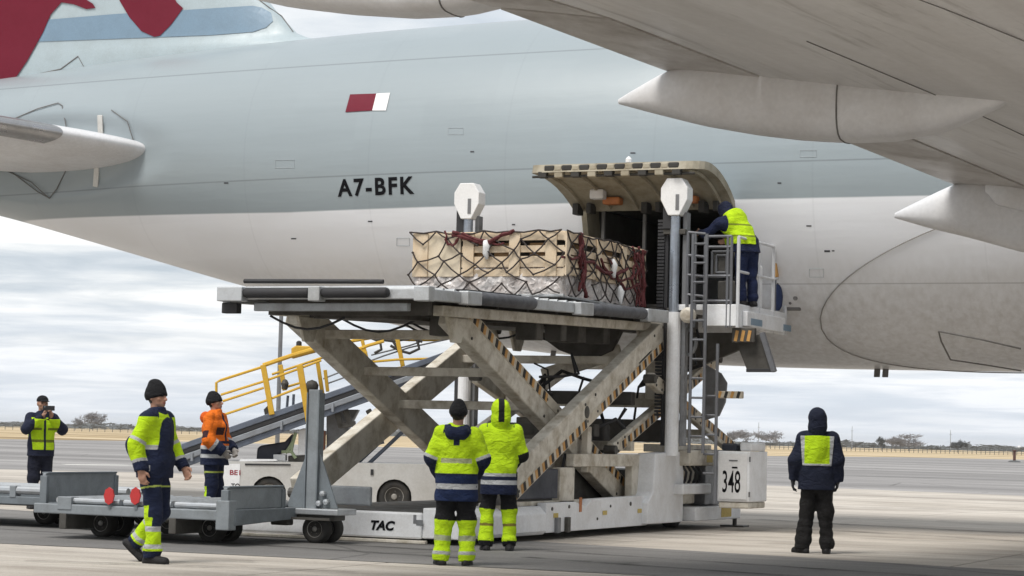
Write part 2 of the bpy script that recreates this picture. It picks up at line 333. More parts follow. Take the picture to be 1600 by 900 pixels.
M_FAIR = paint('fairing_grey', (.70, .70, .715), .4, amt=.35, dirt=(.62, .57, .52), scale=1.2, bmp=.04)
M_SEAM = paint('seam_sealant', (.17, .165, .16), .8)
M_MAROON = paint('maroon_paint', (.15, .006, .022), .5, amt=.12, spec=.25)
M_FLAGW = paint('white_decal', (.80, .80, .80), .5, amt=.1)
M_BLUEB = paint('blue_grey_band', (.19, .28, .37), .4, amt=.15)
M_BLACKT = paint('black_lettering', (.006, .006, .008), .7, amt=.05, spec=.12)
M_BARE = paint('bare_metal', (.42, .42, .43), .28, metal=.85, amt=.4, dirt=(.5, .47, .43), scale=3)
M_FIN = paint('fin_grey', (.40, .47, .50), .38, amt=.15)
air = thing('cargo_airplane', 'huge grey and white airplane with open cargo door and maroon emblem on its tail', 'airplane', (-12, CY, 0))
DX0, DX1, DPH0, DPH1 = -14.2, -11.55, math.radians(43.5), math.acos((5.735-5.15)/3.09)
xs = sorted(set(list(np.arange(-46, -29, 1.0))+list(np.arange(-29, -22, .18))+list(np.arange(-22, -14.4, .5))+[DX0, -13.5, -12.9, -12.2, DX1]+list(np.arange(-11, -5, .5))+list(np.arange(-5, 20.1, 2.5))))
phs = sorted(set([math.radians(a) for a in range(0, 360, 3) if abs(a-43.5) > 1 and abs(a-math.degrees(DPH1)) > 1]+[DPH0, DPH1]))
f_ = MB(); f_.v = [fus(x, a) for x in xs for a in phs]; n_ = len(phs)
for i in range(len(xs)-1):
    for j in range(n_):
        k = (j+1) % n_
        if xs[i] >= DX0-1e-6 and xs[i+1] <= DX1+1e-6 and phs[j] >= DPH0-1e-6 and k and phs[k] <= DPH1+1e-6: continue
        f_.f.append((i*n_+j, i*n_+k, (i+1)*n_+k, (i+1)*n_+j)); f_.m.append(0)
f_.f += [tuple(range(n_)), tuple(range((len(xs)-1)*n_, len(xs)*n_))]; f_.m += [0, 0]
fuse = f_.build('fuselage', M_SKIN, air, smooth=True)
# hold behind the opening
M_HOLD = paint('shaded_hold_lining', (.09, .085, .075), .8, amt=.4); M_JAMB = paint('door_jamb_primer', (.30, .27, .20), .7, amt=.5)  # lining colour darkened to carry the deep shade inside the hold
za, zb = fus(-12.9, DPH0)[2], fus(-12.9, DPH1)[2]; ya, yb = fus(-12.9, DPH0)[1]+.03, fus(-12.9, DPH1)[1]+.03
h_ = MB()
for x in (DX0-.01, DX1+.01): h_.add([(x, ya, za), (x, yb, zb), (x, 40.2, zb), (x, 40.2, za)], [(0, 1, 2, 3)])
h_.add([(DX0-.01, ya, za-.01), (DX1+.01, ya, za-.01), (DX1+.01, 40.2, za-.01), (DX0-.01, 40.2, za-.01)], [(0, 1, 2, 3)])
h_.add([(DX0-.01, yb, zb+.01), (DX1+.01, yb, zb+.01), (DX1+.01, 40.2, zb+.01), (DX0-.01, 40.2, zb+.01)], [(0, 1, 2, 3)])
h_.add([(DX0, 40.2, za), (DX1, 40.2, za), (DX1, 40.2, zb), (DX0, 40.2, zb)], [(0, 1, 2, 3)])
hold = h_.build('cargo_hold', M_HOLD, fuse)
for x, s in ((DX0, 1), (DX1, -1)):
    pts = [fus(x, DPH0+(DPH1-DPH0)*i/8, .004) for i in range(9)]; ins = [fus(x+s*.09, DPH0+(DPH1-DPH0)*i/8, -.0) for i in range(9)]
    dee = [(p[0], p[1]+.55, p[2]) for p in ins]; j_ = MB(); j_.grid([pts, ins, dee]); j_.build('door_frame', M_JAMB, fuse)
for i in range(4):
    x = DX0+.25+i*.72; MB().box(x, x+.05, yb+.3, yb+.36, za+.02, zb-.02).build('hold_net_strap', M_SEAM, fuse)
# open cargo door: a curved shell hinged along its upper edge
M_DIN = paint('door_inner_primer', (.36, .325, .25), .65, amt=.7, dirt=(.45, .40, .33), scale=3.5)
M_DARK = paint('dark_void_metal', (.035, .033, .03), .7)
M_ORNG = paint('orange_fitting', (.45, .16, .05), .6)
H0, E0 = Vector((0, 34.46, 5.17)), Vector((0, 32.82, 5.62))
ch = (E0-H0); nrm = Vector((0, -ch.z, ch.y)).normalized();  nrm = nrm if nrm.z > 0 else -nrm
def dpt(u, v, off=0.0):                                     # u 0..1 along x, v 0..1 hinge to lip
    r = .34; L = 1.70; d = max(0.0, v*L-(L-r)); ins = r-math.sqrt(max(0, r*r-d*d)) if d > 0 else 0
    x0, x1 = DX0-.05-.20*v+ins, DX1+.02-ins
    c = H0+ch*v+nrm*(.17*4*v*(1-v)+off); return Vector((x0+(x1-x0)*u, c.y, c.z))
NU, NV = 14, 12
d_ = MB(); vsq = [(1-math.cos(math.pi*i/NV*.5+math.pi*.0))*0+math.sin(math.pi/2*i/NV) for i in range(NV+1)]
d_.grid([[dpt(u/NU, v) for u in range(NU+1)] for v in vsq])
door = d_.build('cargo_door', M_SKIN, air, smooth=True)
di = MB(); di.grid([[dpt(u/NU, v, -.13) for u in range(NU+1)] for v in vsq])
di.build('door_inner_skin', M_DIN, door, smooth=True)
rim = MB()
edge = [(0, v) for v in vsq]+[(u/NU, 1.0) for u in range(NU+1)]+[(1, v) for v in vsq[::-1]]
rim.grid([[dpt(u, v) for u, v in edge], [dpt(u, v, -.13) for u, v in edge]]); rim.build('door_rim', M_DIN, door)
for k in range(6):                                           # ribs across the inner skin
    u = .07+k*.172; r_ = MB(); r_.path([dpt(u, .05+.86*i/8, -.15) for i in range(9)], .035, 5); r_.build('door_rib', M_DIN, door)
for k in range(9):                                           # latch fittings along the lip, with dark pockets between
    u = .05+k*.108; p = dpt(u, .975, -.17); l_ = MB(); l_.box(p.x-.07, p.x+.07, p.y-.03, p.y+.09, p.z-.05, p.z+.05); l_.build('door_latch', M_DIN if k % 2 else M_DARK, door, bevel=.015)
MB().path([dpt(u/10, .95, -.20) for u in range(11)], .02, 6).build('latch_torque_tube', M_DARK, door)
for u in (.12, .55, .9):
    p = dpt(u, .12, -.17); MB().box(p.x-.22, p.x-.12, p.y-.12, p.y+.12, p.z-.16, p.z+.02).build('door_hinge_arm', M_DARK, door, bevel=.01); MB().box(p.x+.02, p.x+.10, p.y-.12, p.y+.12, p.z-.14, p.z+.02).build('door_hinge_arm', M_DARK, door, bevel=.01)
for u, w in ((.30, .30), (.78, .22)):
    p = dpt(u, .2, -.19); MB().box(p.x-w/2, p.x+w/2, p.y-.1, p.y+.1, p.z-.07, p.z+.05).build('door_actuator', M_ORNG, door, bevel=.03)
p = dpt(.24, .32, -.20); MB().box(p.x-.12, p.x+.12, p.y-.08, p.y+.1, p.z-.08, p.z+.08).build('door_insulation_pad', M_FAIR, door, bevel=.03)
lipd = ch.normalized()
for k in range(15):
    u = .04+k*.0655; p = dpt(u, 1.0, -.065)+lipd*.006; w = .062 if k % 2 else .085
    MB().box(p.x-w, p.x+w, p.y-.012, p.y+.03, p.z-.045, p.z+.045).build('latch_pocket' if k % 2 == 0 else 'latch_bumper', M_DARK if k % 2 == 0 else M_DIN, door, bevel=.02)
p = dpt(.60, .97, .0); MB().lathe(p, (0, 0, 1), [(0, .05), (.05, .05), (.08, .03), (.1, 0)], 10).build('door_beacon', M_FLAGW, door)
# flag and registration
def decal(name, poly_px, m, parent, place, off=.012):
    bm = bmesh.new(); vs = [bm.verts.new((p[0], p[1], 0)) for p in poly_px]; bm.faces.new(vs)
    bmesh.ops.triangulate(bm, faces=bm.faces)
    for _ in range(4):
        e = [e for e in bm.edges if e.calc_length() > 12]
        if e: bmesh.ops.subdivide_edges(bm, edges=e, cuts=1); bmesh.ops.triangulate(bm, faces=bm.faces)
    for v in bm.verts: v.co = place(v.co.x, v.co.y, off)
    me = bpy.data.meshes.new(name); bm.to_mesh(me); bm.free(); me.materials.append(m); return link(name, me, parent)
zig = []
for i in range(10): zig.append((588.5-i*.72, 146.2+i*2.95))
decal('flag_maroon', [(547.5, 147.5)]+zig+[(540, 175.2)], M_MAROON, fuse, on_fus)
decal('flag_white', [(610, 145)]+[(603.5, 172.8)]+zig[::-1], M_FLAGW, fuse, on_fus)
def put_text(body, px0, py0, px1, h, m, name, parent, bold=.012):
    a, b = on_fus(px0, py0), on_fus(px1, py0-1.0); me = text_mesh(body, 1.0, bold, 0, 1, 1.22)
    xs_ = [v.co.x for v in me.vertices]; ys_ = [v.co.y for v in me.vertices]; x0, x1, y1 = min(xs_), max(xs_), max(ys_)
    bm = bmesh.new(); bm.from_mesh(me); bmesh.ops.triangulate(bm, faces=bm.faces); bmesh.ops.subdivide_edges(bm, edges=bm.edges, cuts=1)
    for v in bm.verts:
        x = a.x+(b.x-a.x)*(v.co.x-x0)/(x1-x0); z = a.z+(b.z-a.z)*0+v.co.y/y1*h; v.co = (x, surf_y(x, z)-.007, z)
    bm.to_mesh(me); bm.free(); me.materials.append(m); return link(name, me, parent)
put_text('A7-BFK', 528, 306.5, 648, .285, M_BLACKT, 'registration_lettering', fuse, .03)
# belly fairing over the wing root
M_RUBG = paint('fairing_edge_sealant', (.30, .29, .275), .8)
bf = MB(); rows = []
for i in range(31):
    s_ = i/30; x = -10.45+ (8.2*(s_**1.6)); r0 = max(0.0, 1-((x+2.25)/8.2)**2)**.5
    rows.append([fus(x, math.radians(36)+math.radians(52)*r0*math.sin(math.pi/2*(k/14)), .015+.50*(max(0, r0*r0-(r0*math.sin(math.pi/2*k/14))**2))**.5) for k in range(-14, 15)])
for x in (0, 4, 9): rows.append([fus(x, math.radians(36)+math.radians(52)*math.sin(math.pi/2*(k/14)), .015+.50*max(0, 1-math.sin(math.pi/2*k/14)**2)**.5) for k in range(-14, 15)])
m, t, b = nodes('belly_fairing_paint'); p = N(t, 'ShaderNodeNewGeometry').outputs['Position']; s = N(t, 'ShaderNodeSeparateXYZ', {0: p}).outputs
wx = M(t, 'ADD', s[0], M(t, 'MULTIPLY', M(t, 'POWER', M(t, 'ABSOLUTE', M(t, 'SUBTRACT', s[2], 4.6)), 2.0), -.16))
fr = M(t, 'ABSOLUTE', M(t, 'SUBTRACT', M(t, 'FRACT', M(t, 'DIVIDE', M(t, 'ADD', wx, 20.35), .86)), .5))
ln = ramp(t, fr, [(0, 1.0), (.014, 1.0), (.024, 0.0)]); n = noise(t, p, 1.2, 6, .6); n3 = noise(t, mapping(t, p, (5, 5, .6)), 2, 4, .6)
c = mix(t, M(t, 'MULTIPLY', ramp(t, n, [(.4, 0.0), (.75, 1.0)]), .35), (.82, .83, .85), (.70, .69, .68))
c = mix(t, M(t, 'MULTIPLY', ln, .55), c, (.12, .12, .12))
zl = ramp(t, M(t, 'ABSOLUTE', M(t, 'SUBTRACT', s[2], 3.62)), [(0, 1.0), (.006, 1.0), (.01, 0.0)]); c = mix(t, M(t, 'MULTIPLY', zl, .2), c, (.12, .12, .12))
c = mix(t, M(t, 'MULTIPLY', ramp(t, M(t, 'SUBTRACT', 3.6, s[2]), [(0.0, 0.0), (1.2, .4)]), ramp(t, n3, [(.35, .3), (.7, 1.0)])), c, (.52, .50, .47))
t.links.new(c, b.inputs['Base Color']); b.inputs['Roughness'].default_value = .4; b.inputs['Coat Weight'].default_value = .15
bel = bf.build('belly_fairing', M_FAIR, air, smooth=True); bel.data.materials[0] = m
MB().path([Vector(r[0 if k else -1])+Vector((0, -.004, 0)) for k in (1,) for r in rows[:31][::-1]]+[Vector(r[-1])+Vector((0, -.004, 0)) for r in rows[:31]], .010, 5).build('fairing_seal', M_RUBG, bel)
def on_bel(px, py):
    p = on_fus(px, py); return Vector((p.x, p.y-.47, p.z))
MB().path([on_bel(*q) for q in ((1478, 520), (1482, 536), (1496, 564))], .014, 5).build('gear_door_gap', M_SEAM, bel)
MB().path([on_bel(*q) for q in ((1478, 520), (1540, 532), (1605, 547))], .014, 5).build('gear_door_gap', M_SEAM, bel)
MB().path([on_bel(*q) for q in ((1496, 564), (1550, 572), (1605, 581))], .012, 5).build('gear_door_gap', M_SEAM, bel)
for px in (1371, 1384):
    q = at(px, 577, 1, 37.3); c_, rz, ry = sec(q.x); MB().prism([(q.x-.05, 37.29, c_-rz+.05), (q.x+.05, 37.29, c_-rz+.05), (q.x+.04, 37.29, c_-rz-.13), (q.x-.06, 37.29, c_-rz-.13)], (0, .03, 0)).build('drain_mast', M_SEAM, fuse, bevel=.008)
for px in (772, 864):
    q = at(px, 560, 1, 37.0); c_, rz, ry = sec(q.x); MB().prism([(q.x-.04, 36.99, c_-rz+.05), (q.x+.06, 36.99, c_-rz+.05), (q.x+.03, 36.99, c_-rz-.12), (q.x-.06, 36.99, c_-rz-.12)], (0, .03, 0)).build('drain_mast', M_SEAM, fuse, bevel=.008)
for px, py, rr in ((1243, 466, .035), (1235, 474, .02)):
    q = on_fus(px, py); MB().lathe(q, (0, -1, 0), [(-.02, rr), (.012, rr), (.014, 0)], 12).build('static_port', M_SEAM, fuse)
q = on_fus(1240, 482); MB().box(q.x-.12, q.x+.12, q.y-.01, q.y+.1, q.z-.035, q.z+.03).build('vent_grille', M_SEAM, fuse, bevel=.02)
# small access panels and stencils on the skin
M_PSEAM = paint('panel_seam_grey', (.40, .44, .46), .6); M_STEN = paint('stencil_mark', (.05, .05, .06), .6)
for (x_, y_, w_, h_) in ((430, 250, 30, 12), (1250, 235, 26, 10), (620, 372, 20, 12), (1265, 420, 22, 13), (700, 200, 24, 10)):
    c_ = [on_fus(x_+a, y_+b2, .002) for a, b2 in ((0, 0), (w_, 0), (w_, h_), (0, h_), (0, 0))]; MB().path(c_, .0045, 4).build('access_panel_seam', M_PSEAM, fuse)
for (x_, y_, w_, h_) in ((1288, 391, 9, 3), (1300, 391, 4, 2), (735, 236, 6, 2), (455, 372, 8, 2), (800, 350, 5, 2), (1260, 352, 8, 2), (575, 345, 7, 2), (350, 285, 7, 2), (1215, 285, 6, 2), (985, 238, 8, 2)):
    decal('stencil', [(x_, y_), (x_+w_, y_), (x_+w_, y_+h_), (x_, y_+h_)], M_STEN, fuse, on_fus, .004)
# vertical stabiliser
_fz = [7.6, 8.55, 8.66, 8.74, 8.84, 9.3, 10.3, 18.4]; _fx = [-18.9, -19.95, -20.5, -21.0, -21.25, -21.72, -22.6, -30.6]
def fin_le(z): return float(np.interp(z, _fz, _fx))
def fin_te(z): return -32.0-(z-8)*.28
def naca(q): return 5*(.2969*math.sqrt(max(q, 0))-.126*q-.3516*q*q+.2843*q**3-.1036*q**4)
def fin_y(x, z):
    le, te = fin_le(z), fin_te(z); q = min(1, max(0, (le-x)/(le-te))); return CY-naca(q)*(le-te)*.085
def on_fin(px, py, off=.012):
    y = 37.1
    for _ in range(8): p = at(px, py, 1, y); y = fin_y(p.x, p.z)
    return Vector((p.x, y-off, p.z))
qs = [(i/18)**2 for i in range(19)]; v_ = MB()
zr = [7.6, 8.1, 8.4, 8.55, 8.66, 8.74, 8.84, 9.0, 9.3, 9.8, 10.3, 12, 15, 18.4]
for sg in (1, -1):
    v_.grid([[(fin_le(z)+(fin_te(z)-fin_le(z))*q, CY-sg*naca(q)*(fin_le(z)-fin_te(z))*.085, z) for q in qs] for z in zr])
v_.add([(fin_le(18.4)+(fin_te(18.4)-fin_le(18.4))*q, CY-sg*naca(q)*(fin_le(18.4)-fin_te(18.4))*.085, 18.4) for sg in (1, -1) for q in (qs if sg > 0 else qs[::-1])], [tuple(range(38))])
fin = v_.build('vertical_stabiliser', M_FIN, air, smooth=True)
decal('blue_grey_band', [(-60, 72), (65, 65), (200, 60), (330, 55), (395, 50), (416, 43), (427, 33), (424, 20), (410, 12), (395, 9), (285, 16), (180, 22), (85, 30), (-60, 40)], M_BLUEB, fin, on_fin, .010)
decal('maroon_emblem', [(-40, -30), (-40, 129), (0, 128), (26, 121), (43, 96), (68, 51), (80, 23), (97, 4), (116, 7), (136, 14.5), (150, 12.5), (146, 6), (130, -4), (110, -30)], M_MAROON, fin, on_fin, .022)
decal('maroon_emblem', [(180, -30), (187, 0), (203, 27), (222, 49), (242, 58), (251, 56), (268, 39), (287, 13), (277, 4), (272, -6), (268, -30)], M_MAROON, fin, on_fin, .022)
MB().path([on_fin(*q, .0) for q in ((458, 50), (440, 25), (421, 12), (405, 0))], .012, 5).build('leading_edge_joint', M_SEAM, fin)
MB().path([on_fin(*q, .0) for q in ((35, 121), (55, 117), (95, 108), (122, 88))], .014, 5).build('rudder_seal', M_SEAM, fin)
MB().path([on_fin(*q, .0) for q in ((122, 88), (132, 106))], .008, 4).build('rudder_seal', M_SEAM, fin)
# right horizontal stabiliser
sb = MB(); rowsU = []
def stab_pt(k, q, up):                                       # k metres outboard, q chord fraction
    ch_ = 5.6-.33*k; le = Vector((-23.24-.745*k, 35.25-k, 6.50+.095*k)); th = .098*ch_
    if k < .95:
        f = (k+.9)/1.85; r_ = (1-(1-min(1, max(0, f)))**2.4); le.x -= .55*(1-r_)
    z = naca(q)*th; return (le.x-q*ch_, le.y, le.z+(z if up else -z*1.0)-.35*q*q*0)
ks = [-.9, -.4, 0, .3, .6, .95, 1.6, 3, 6, 9]
sb.grid([[stab_pt(k, q, True) for q in qs[::-1]]+[stab_pt(k, q, False) for q in qs[1:]] for k in ks])
stab = sb.build('horizontal_stabiliser', M_FAIR, air, smooth=True)
le_ = MB(); le_.grid([[(p[0]+.012, p[1], p[2]+(.006 if up else -.006)) for p, up in [(stab_pt(k, q, True), 1) for q in qs[6::-1]]+[(stab_pt(k, q, False), 0) for q in qs[1:6]]] for k in (1.12, 3, 6, 9)])
le_.build('leading_edge_strip', M_BARE, stab, smooth=True)
M_RUB = paint('rub_strip', (.62, .61, .58), .6)
for (a, b, w) in (((157, 180), (158, 212), .05), ((152, 262), (150, 292), .045)):
    p0, p1 = on_fus(*a), on_fus(*b); MB().beam(p0, p1, .11, .04, (0, 1, 0)).build('rub_strip', M_RUB, fuse, bevel=.01)
for pts in (((98, 165), (103, 190), (106, 208)), ((18, 188), (60, 170), (92, 161), (98, 165)), ((106, 262), (90, 295), (78, 310)), ((78, 310), (60, 300), (0, 255)), ((210, 222), (200, 190), (175, 172)), ((0, 262), (50, 285), (78, 310))):
    dk = True; MB().path([on_fus(*q, .022 if dk else .0) for q in pts], .010 if dk else .012, 5).build('trim_plate_seal', M_SEAM if dk else M_SKIN, fuse)
# right wing overhead: loft from the root out past the camera
def mat_wing():
    m, t, b = nodes('wing_underside'); p = N(t, 'ShaderNodeNewGeometry').outputs['Position']
    s = N(t, 'ShaderNodeSeparateXYZ', {0: p}).outputs; al = M(t, 'ADD', M(t, 'MULTIPLY', s[0], .28), M(t, 'MULTIPLY', s[1], .96)); ac = M(t, 'SUBTRACT', M(t, 'MULTIPLY', s[0], .96), M(t, 'MULTIPLY', s[1], .28))
    v = N(t, 'ShaderNodeCombineXYZ', {0: M(t, 'MULTIPLY', al, .16), 1: M(t, 'MULTIPLY', ac, 1.5), 2: 0.0}).outputs[0]; a = noise(t, v, 1.0, 7, .62, .25); f = noise(t, p, 9, 4, .6)
    v2 = N(t, 'ShaderNodeCombineXYZ', {0: M(t, 'ADD', M(t, 'MULTIPLY', al, .30), 9.0), 1: M(t, 'MULTIPLY', ac, 3.4), 2: 4.0}).outputs[0]; a2 = noise(t, v2, 1.0, 7, .68, .5)
    c = mix(t, ramp(t, a, [(.38, 0.0), (.7, .6)]), (.71, .70, .695), (.47, .445, .425))
    c = mix(t, ramp(t, a2, [(.55, 0.0), (.70, .6)]), c, (.24, .22, .20))
    c = mix(t, .2, c, ramp(t, f, [(.3, .6), (.7, 1.0)]), 'MULTIPLY')
    t.links.new(c, b.inputs['Base Color']); b.inputs['Roughness'].default_value = .5; b.inputs['Coat Weight'].default_value = .25; b.inputs['Coat Roughness'].default_value = .25; return m
M_WING = mat_wing()
_wy = [36.5, 31.0, 24.0, 21.3, 12.0, 4.0]
te31, te24, te21 = at(1498, 290, 1, 31.0), at(1054, 114, 1, 24.0), at(777, 11, 1, 21.3)
_wx = [-6.2, te31.x, te24.x, te21.x, te21.x-4.0, te21.x-7.4]; _wz = [4.45, te31.z, te24.z, te21.z, te21.z+.75, te21.z+1.4]
def te(y): return np.interp(y, _wy[::-1], _wx[::-1]), np.interp(y, _wy[::-1], _wz[::-1])
def chord(y): return float(np.interp(y, [4, 24, 36.5], [6.5, 9.5, 14]))
def low(y, s):
    x, z = te(y); k = chord(y)/10; return Vector((x+s, y, z-.55*k*math.sin(min(1.0, s/(5.2*k))*math.pi/2)**1.15 + (.55*k*max(0, (s-6.5*k)/(3.5*k))**2.2)))
def upp(y, s):
    x, z = te(y); k = chord(y)/10; q = s/(10*k); return Vector((x+s, y, z+.02+.75*k*math.sin(math.pi*min(1, q)**.8)*(1-.35*q)))
ys = [36.5, 34, 31, 28, 26, 24, 22.5, 21.3, 18, 15, 12, 8, 4]
FL = 1.25
wl = MB(); SS = [FL, FL+.4, 2.2, 3, 4, 5, 6, 7, 8, 9, 10]
def prof(y):
    L = chord(y); ss = [FL+(L-FL)*i/14 for i in range(15)]; return [low(y, s) for s in ss[:-1]]+[Vector((te(y)[0]+L, y, (low(y, L).z+upp(y, L).z)/2))]+[upp(y, s) for s in ss[:-1][::-1]]
wl.grid([prof(y) for y in ys], close=True); wing = wl.build('wing', M_WING, air, smooth=True)
M_FLAP = paint('flap_underside', (.52, .50, .485), .45, amt=.75, dirt=(.48, .43, .39), scale=1.1, bmp=.03)
def flap(y0, y1, nm='flap'):
    b_ = MB(); yy = [y0+(y1-y0)*i/6 for i in range(7)]; R_ = []
    for y in yy:
        ss = [0.0, .3, .6, .9, FL-.10, FL-.035]; R_.append([low(y, s)+Vector((0, 0, -.012)) for s in ss]+[upp(y, s)+Vector((0, 0, .01)) for s in ss[::-1]])
    b_.grid(R_, close=True); b_.add(R_[0], [tuple(range(12))]); b_.add(R_[-1], [tuple(range(12))]); return b_.build(nm, M_FLAP, wing)
flap(36.0, 31.06); flap(30.94, 24.05); flap(23.95, 21.35); flap(21.25, 14.0, 'aileron')
# flap track fairings: sections between an upper and a lower line, in the fairing's own plane
def fairing(y, tops, bots, hw, m=M_FAIR):
    T_ = [at(*q, 1, y) for q in tops]; B_ = [at(*q, 1, y) for q in bots]
    x0, x1 = min(T_[0].x, B_[0].x), max(T_[-1].x, B_[-1].x); R_ = []
    tx, tz = [p.x for p in T_], [p.z for p in T_]; bx, bz = [p.x for p in B_], [p.z for p in B_]; n = 26
    for i in range(n+1):
        q = i/n; x = x0+(x1-x0)*q; zt, zb_ = float(np.interp(x, tx, tz)), float(np.interp(x, bx, bz)); zb_ = min(zb_, zt-.02)
        w = hw*min(1.0, .12+1.3*math.sin(math.pi*min(1, q*1.02))**.75) if q < .5 else hw*max(.1, math.sin(math.pi*min(1, q))**.6)
        R_.append([(x, y-w*math.copysign(abs(math.cos(a))**.55, math.cos(a)), (zt+zb_)/2+(zt-zb_)/2*math.copysign(abs(math.sin(a))**.8, math.sin(a))) for a in [2*math.pi*k/20 for k in range(20)]])
    b_ = MB(); b_.grid(R_, close=True); b_.add(R_[0], [tuple(range(20))]); b_.add(R_[-1], [tuple(range(20))])
    o = b_.build('flap_track_fairing', m, wing, smooth=True); return o, R_
f2, R2 = fairing(24.0, [(968, 155), (1054, 110), (1120, 100), (1200, 100), (1350, 122), (1600, 146)], [(968, 163), (1020, 177), (1100, 197), (1180, 211), (1250, 219), (1330, 223), (1400, 220), (1470, 207), (1540, 178), (1600, 148)], .36)
f3, R3 = fairing(31.0, [(1399, 333), (1500, 287), (1560, 270), (1800, 300)], [(1399, 341), (1450, 356), (1520, 373), (1600, 395), (1700, 410), (1800, 380)], .36)
f1, R1 = fairing(21.3, [(350, -20), (500, -40), (777, -25), (950, 10)], [(350, -12), (440, 8), (540, 20), (640, 26), (720, 22), (790, 5), (850, -15), (950, 5)], .36)
for R_, k in ((R2, 15), (R1, 16)):
    MB().path([Vector(R_[k][j])*1.0+(Vector(R_[k][j])-Vector((R_[k][0][0], 24.0 if R_ is R2 else 21.3, R_[k][0][2])))*.004 for j in list(range(0, 20))+[0]], .010, 4).build('fairing_joint', M_SEAM, f2 if R_ is R2 else f1)
# pod and fold inboard of the middle fairing
f4, R4 = fairing(30.6, [(1540, 286), (1580, 280), (1720, 284)], [(1542, 300), (1556, 320), (1600, 331), (1720, 332)], .14)
f5, R5 = fairing(29.6, [(1478, 212), (1520, 190), (1700, 200)], [(1480, 228), (1500, 246), (1540, 254), (1700, 262)], .16, M_WING)
# lower-surface fittings and seams
for s_, y0, y1 in ((3.1, 35, 21.6), (5.2, 35, 12)):
    MB().path([low(y, s_)-Vector((0, 0, .003)) for y in np.linspace(y0, y1, 20)], .006, 4).build('panel_joint', M_SEAM, wing)
for px, py in ((1140, 40), (1330, 60)):
    pass
# ------------------------------------------------------------------ cargo loader
M_CREAM = paint('loader_cream_paint', (.66, .62, .54), .55, amt=.9, dirt=(.46, .40, .32), scale=4.5)
M_LWHITE = paint('loader_white_paint', (.80, .81, .83), .45, amt=.45, dirt=(.62, .58, .53), scale=2.2)
M_SILVER = paint('loader_rail_aluminium', (.52, .54, .56), .42, metal=.35, amt=.5, scale=3)
M_RUBBER = paint('black_rubber', (.022, .022, .025), .65, amt=.3, dirt=(2.5, 2.3, 2.0))
M_GRUB = paint('worn_grey_rubber', (.085, .088, .10), .6, amt=.5, scale=5)
M_UNDER = paint('greasy_understructure', (.075, .07, .062), .6, amt=.6, scale=4)
M_GREYB = paint('grey_steel', (.20, .205, .215), .5, metal=.2, amt=.5, scale=4)
M_NAVYP = paint('dark_navy_panel', (.022, .026, .042), .5, amt=.3)
M_HAZO = paint('hazard_orange', (.58, .31, .09), .55, amt=.5, scale=5); M_HAZB = paint('hazard_black', (.02, .018, .016), .6, amt=.3)
M_HAZP = paint('hazard_pale', (.60, .54, .44), .55, amt=.5, scale=5)
M_CHROME = paint('mast_steel', (.36, .40, .46), .3, metal=.7, amt=.4, scale=5)
M_CAP = paint('white_cap', (.78, .78, .78), .45, amt=.12)
M_GREYP = paint('pale_steel_plate', (.33, .35, .37), .5, metal=.2, amt=.5)
M_YTAG = paint('yellow_tag', (.60, .45, .12), .6, amt=.3)
def zt(y): return 3.12+.026*(y-24.65)
ldr = thing('cargo_loader', 'large white and cream scissor lift cargo loader numbered 348 under the open airplane door', 'cargo loader', (-13.7, 30, 0))
XR, XL, Y0, Y1 = -12.1, -15.2, 26.0, 33.2
base = MB(); base.box(XL+.1, XR-.1, Y0+.1, 35.6, .16, .40); chs = base.build('chassis', M_UNDER, ldr)
# rear skirt with maker's lettering
rs = MB(); rs.box(XL-.2, XR-.62, Y0-.03, Y0+.05, .07, .40); skirt = rs.build('rear_skirt', M_LWHITE, ldr, bevel=.025)
MB().box(XL-.2, XR-.55, Y0-.05, Y0+.02, .012, .055).build('rear_bumper_rail', M_CREAM, ldr, bevel=.01)
def flat_text(body, o, ux, uz, h, m, name, parent, bold=.0, shear=0.0, width=None):
    me = text_mesh(body, 1.0, bold, shear); xs_ = [v.co.x for v in me.vertices]; ys_ = [v.co.y for v in me.vertices]
    x0, x1, y0, y1 = min(xs_), max(xs_), min(ys_), max(ys_); k = h/(y1-y0); w = width or (x1-x0)*k
    for v in me.vertices: v.co = Vector(o)+Vector(ux)*((v.co.x-x0)/(x1-x0)*w)+Vector(uz)*((v.co.y-y0)*k)
    me.materials.append(m); return link(name, me, parent)
q = at(579, 828, 1, Y0-.036); q2 = at(617, 829, 1, Y0-.036)
flat_text('TAC', (q.x, Y0-.036, q.z), (1, 0, 0), (0, 0, 1), .125, M_BLACKT, 'maker_lettering', skirt, .05, .25, q2.x-q.x)
for i in range(2):
    q = at(648+i*8, 812+i*3, 1, Y0-.033); MB().box(q.x-.02-.03*i, q.x+.02+.02*i, Y0-.034, Y0-.03, q.z-.05, q.z+.06-.04*i).build('scuff_mark', M_HAZO if 0 else M_GREYB, skirt)
# right side: box at the near corner, long side skirt, front fender column
cb_ = MB(); cb_.prism([(XR-.62, Y0, .08), (XR-.06, Y0, .08), (XR-.02, Y0, .13), (XR-.02, Y0, .36), (XR-.12, Y0, .46), (XR-.62, Y0, .46)], (0, 2.55, 0)); cb_.build('corner_box', M_LWHITE, ldr, bevel=.015)
ss_ = MB(); ss_.prism([(XR-.03, 28.56, .10), (XR-.03, 32.4, .11), (XR-.03, 32.95, .56), (XR-.03, 30.2, .53), (XR-.03, 30.0, .43), (XR-.03, 29.6, .50), (XR-.03, 28.56, .50)], (-.14, 0, 0)); sside = ss_.build('side_skirt', M_LWHITE, ldr, bevel=.012)
for y, z, r in ((28.75, .42, .025), (29.35, .44, .025), (30.9, .42, .02), (31.7, .44, .03), (30.4, .25, .02)):
    MB().lathe((XR-.03, y, z), (1, 0, 0), [(0, r), (.012, r), (.014, 0)], 8).build('bolt', M_UNDER, sside)
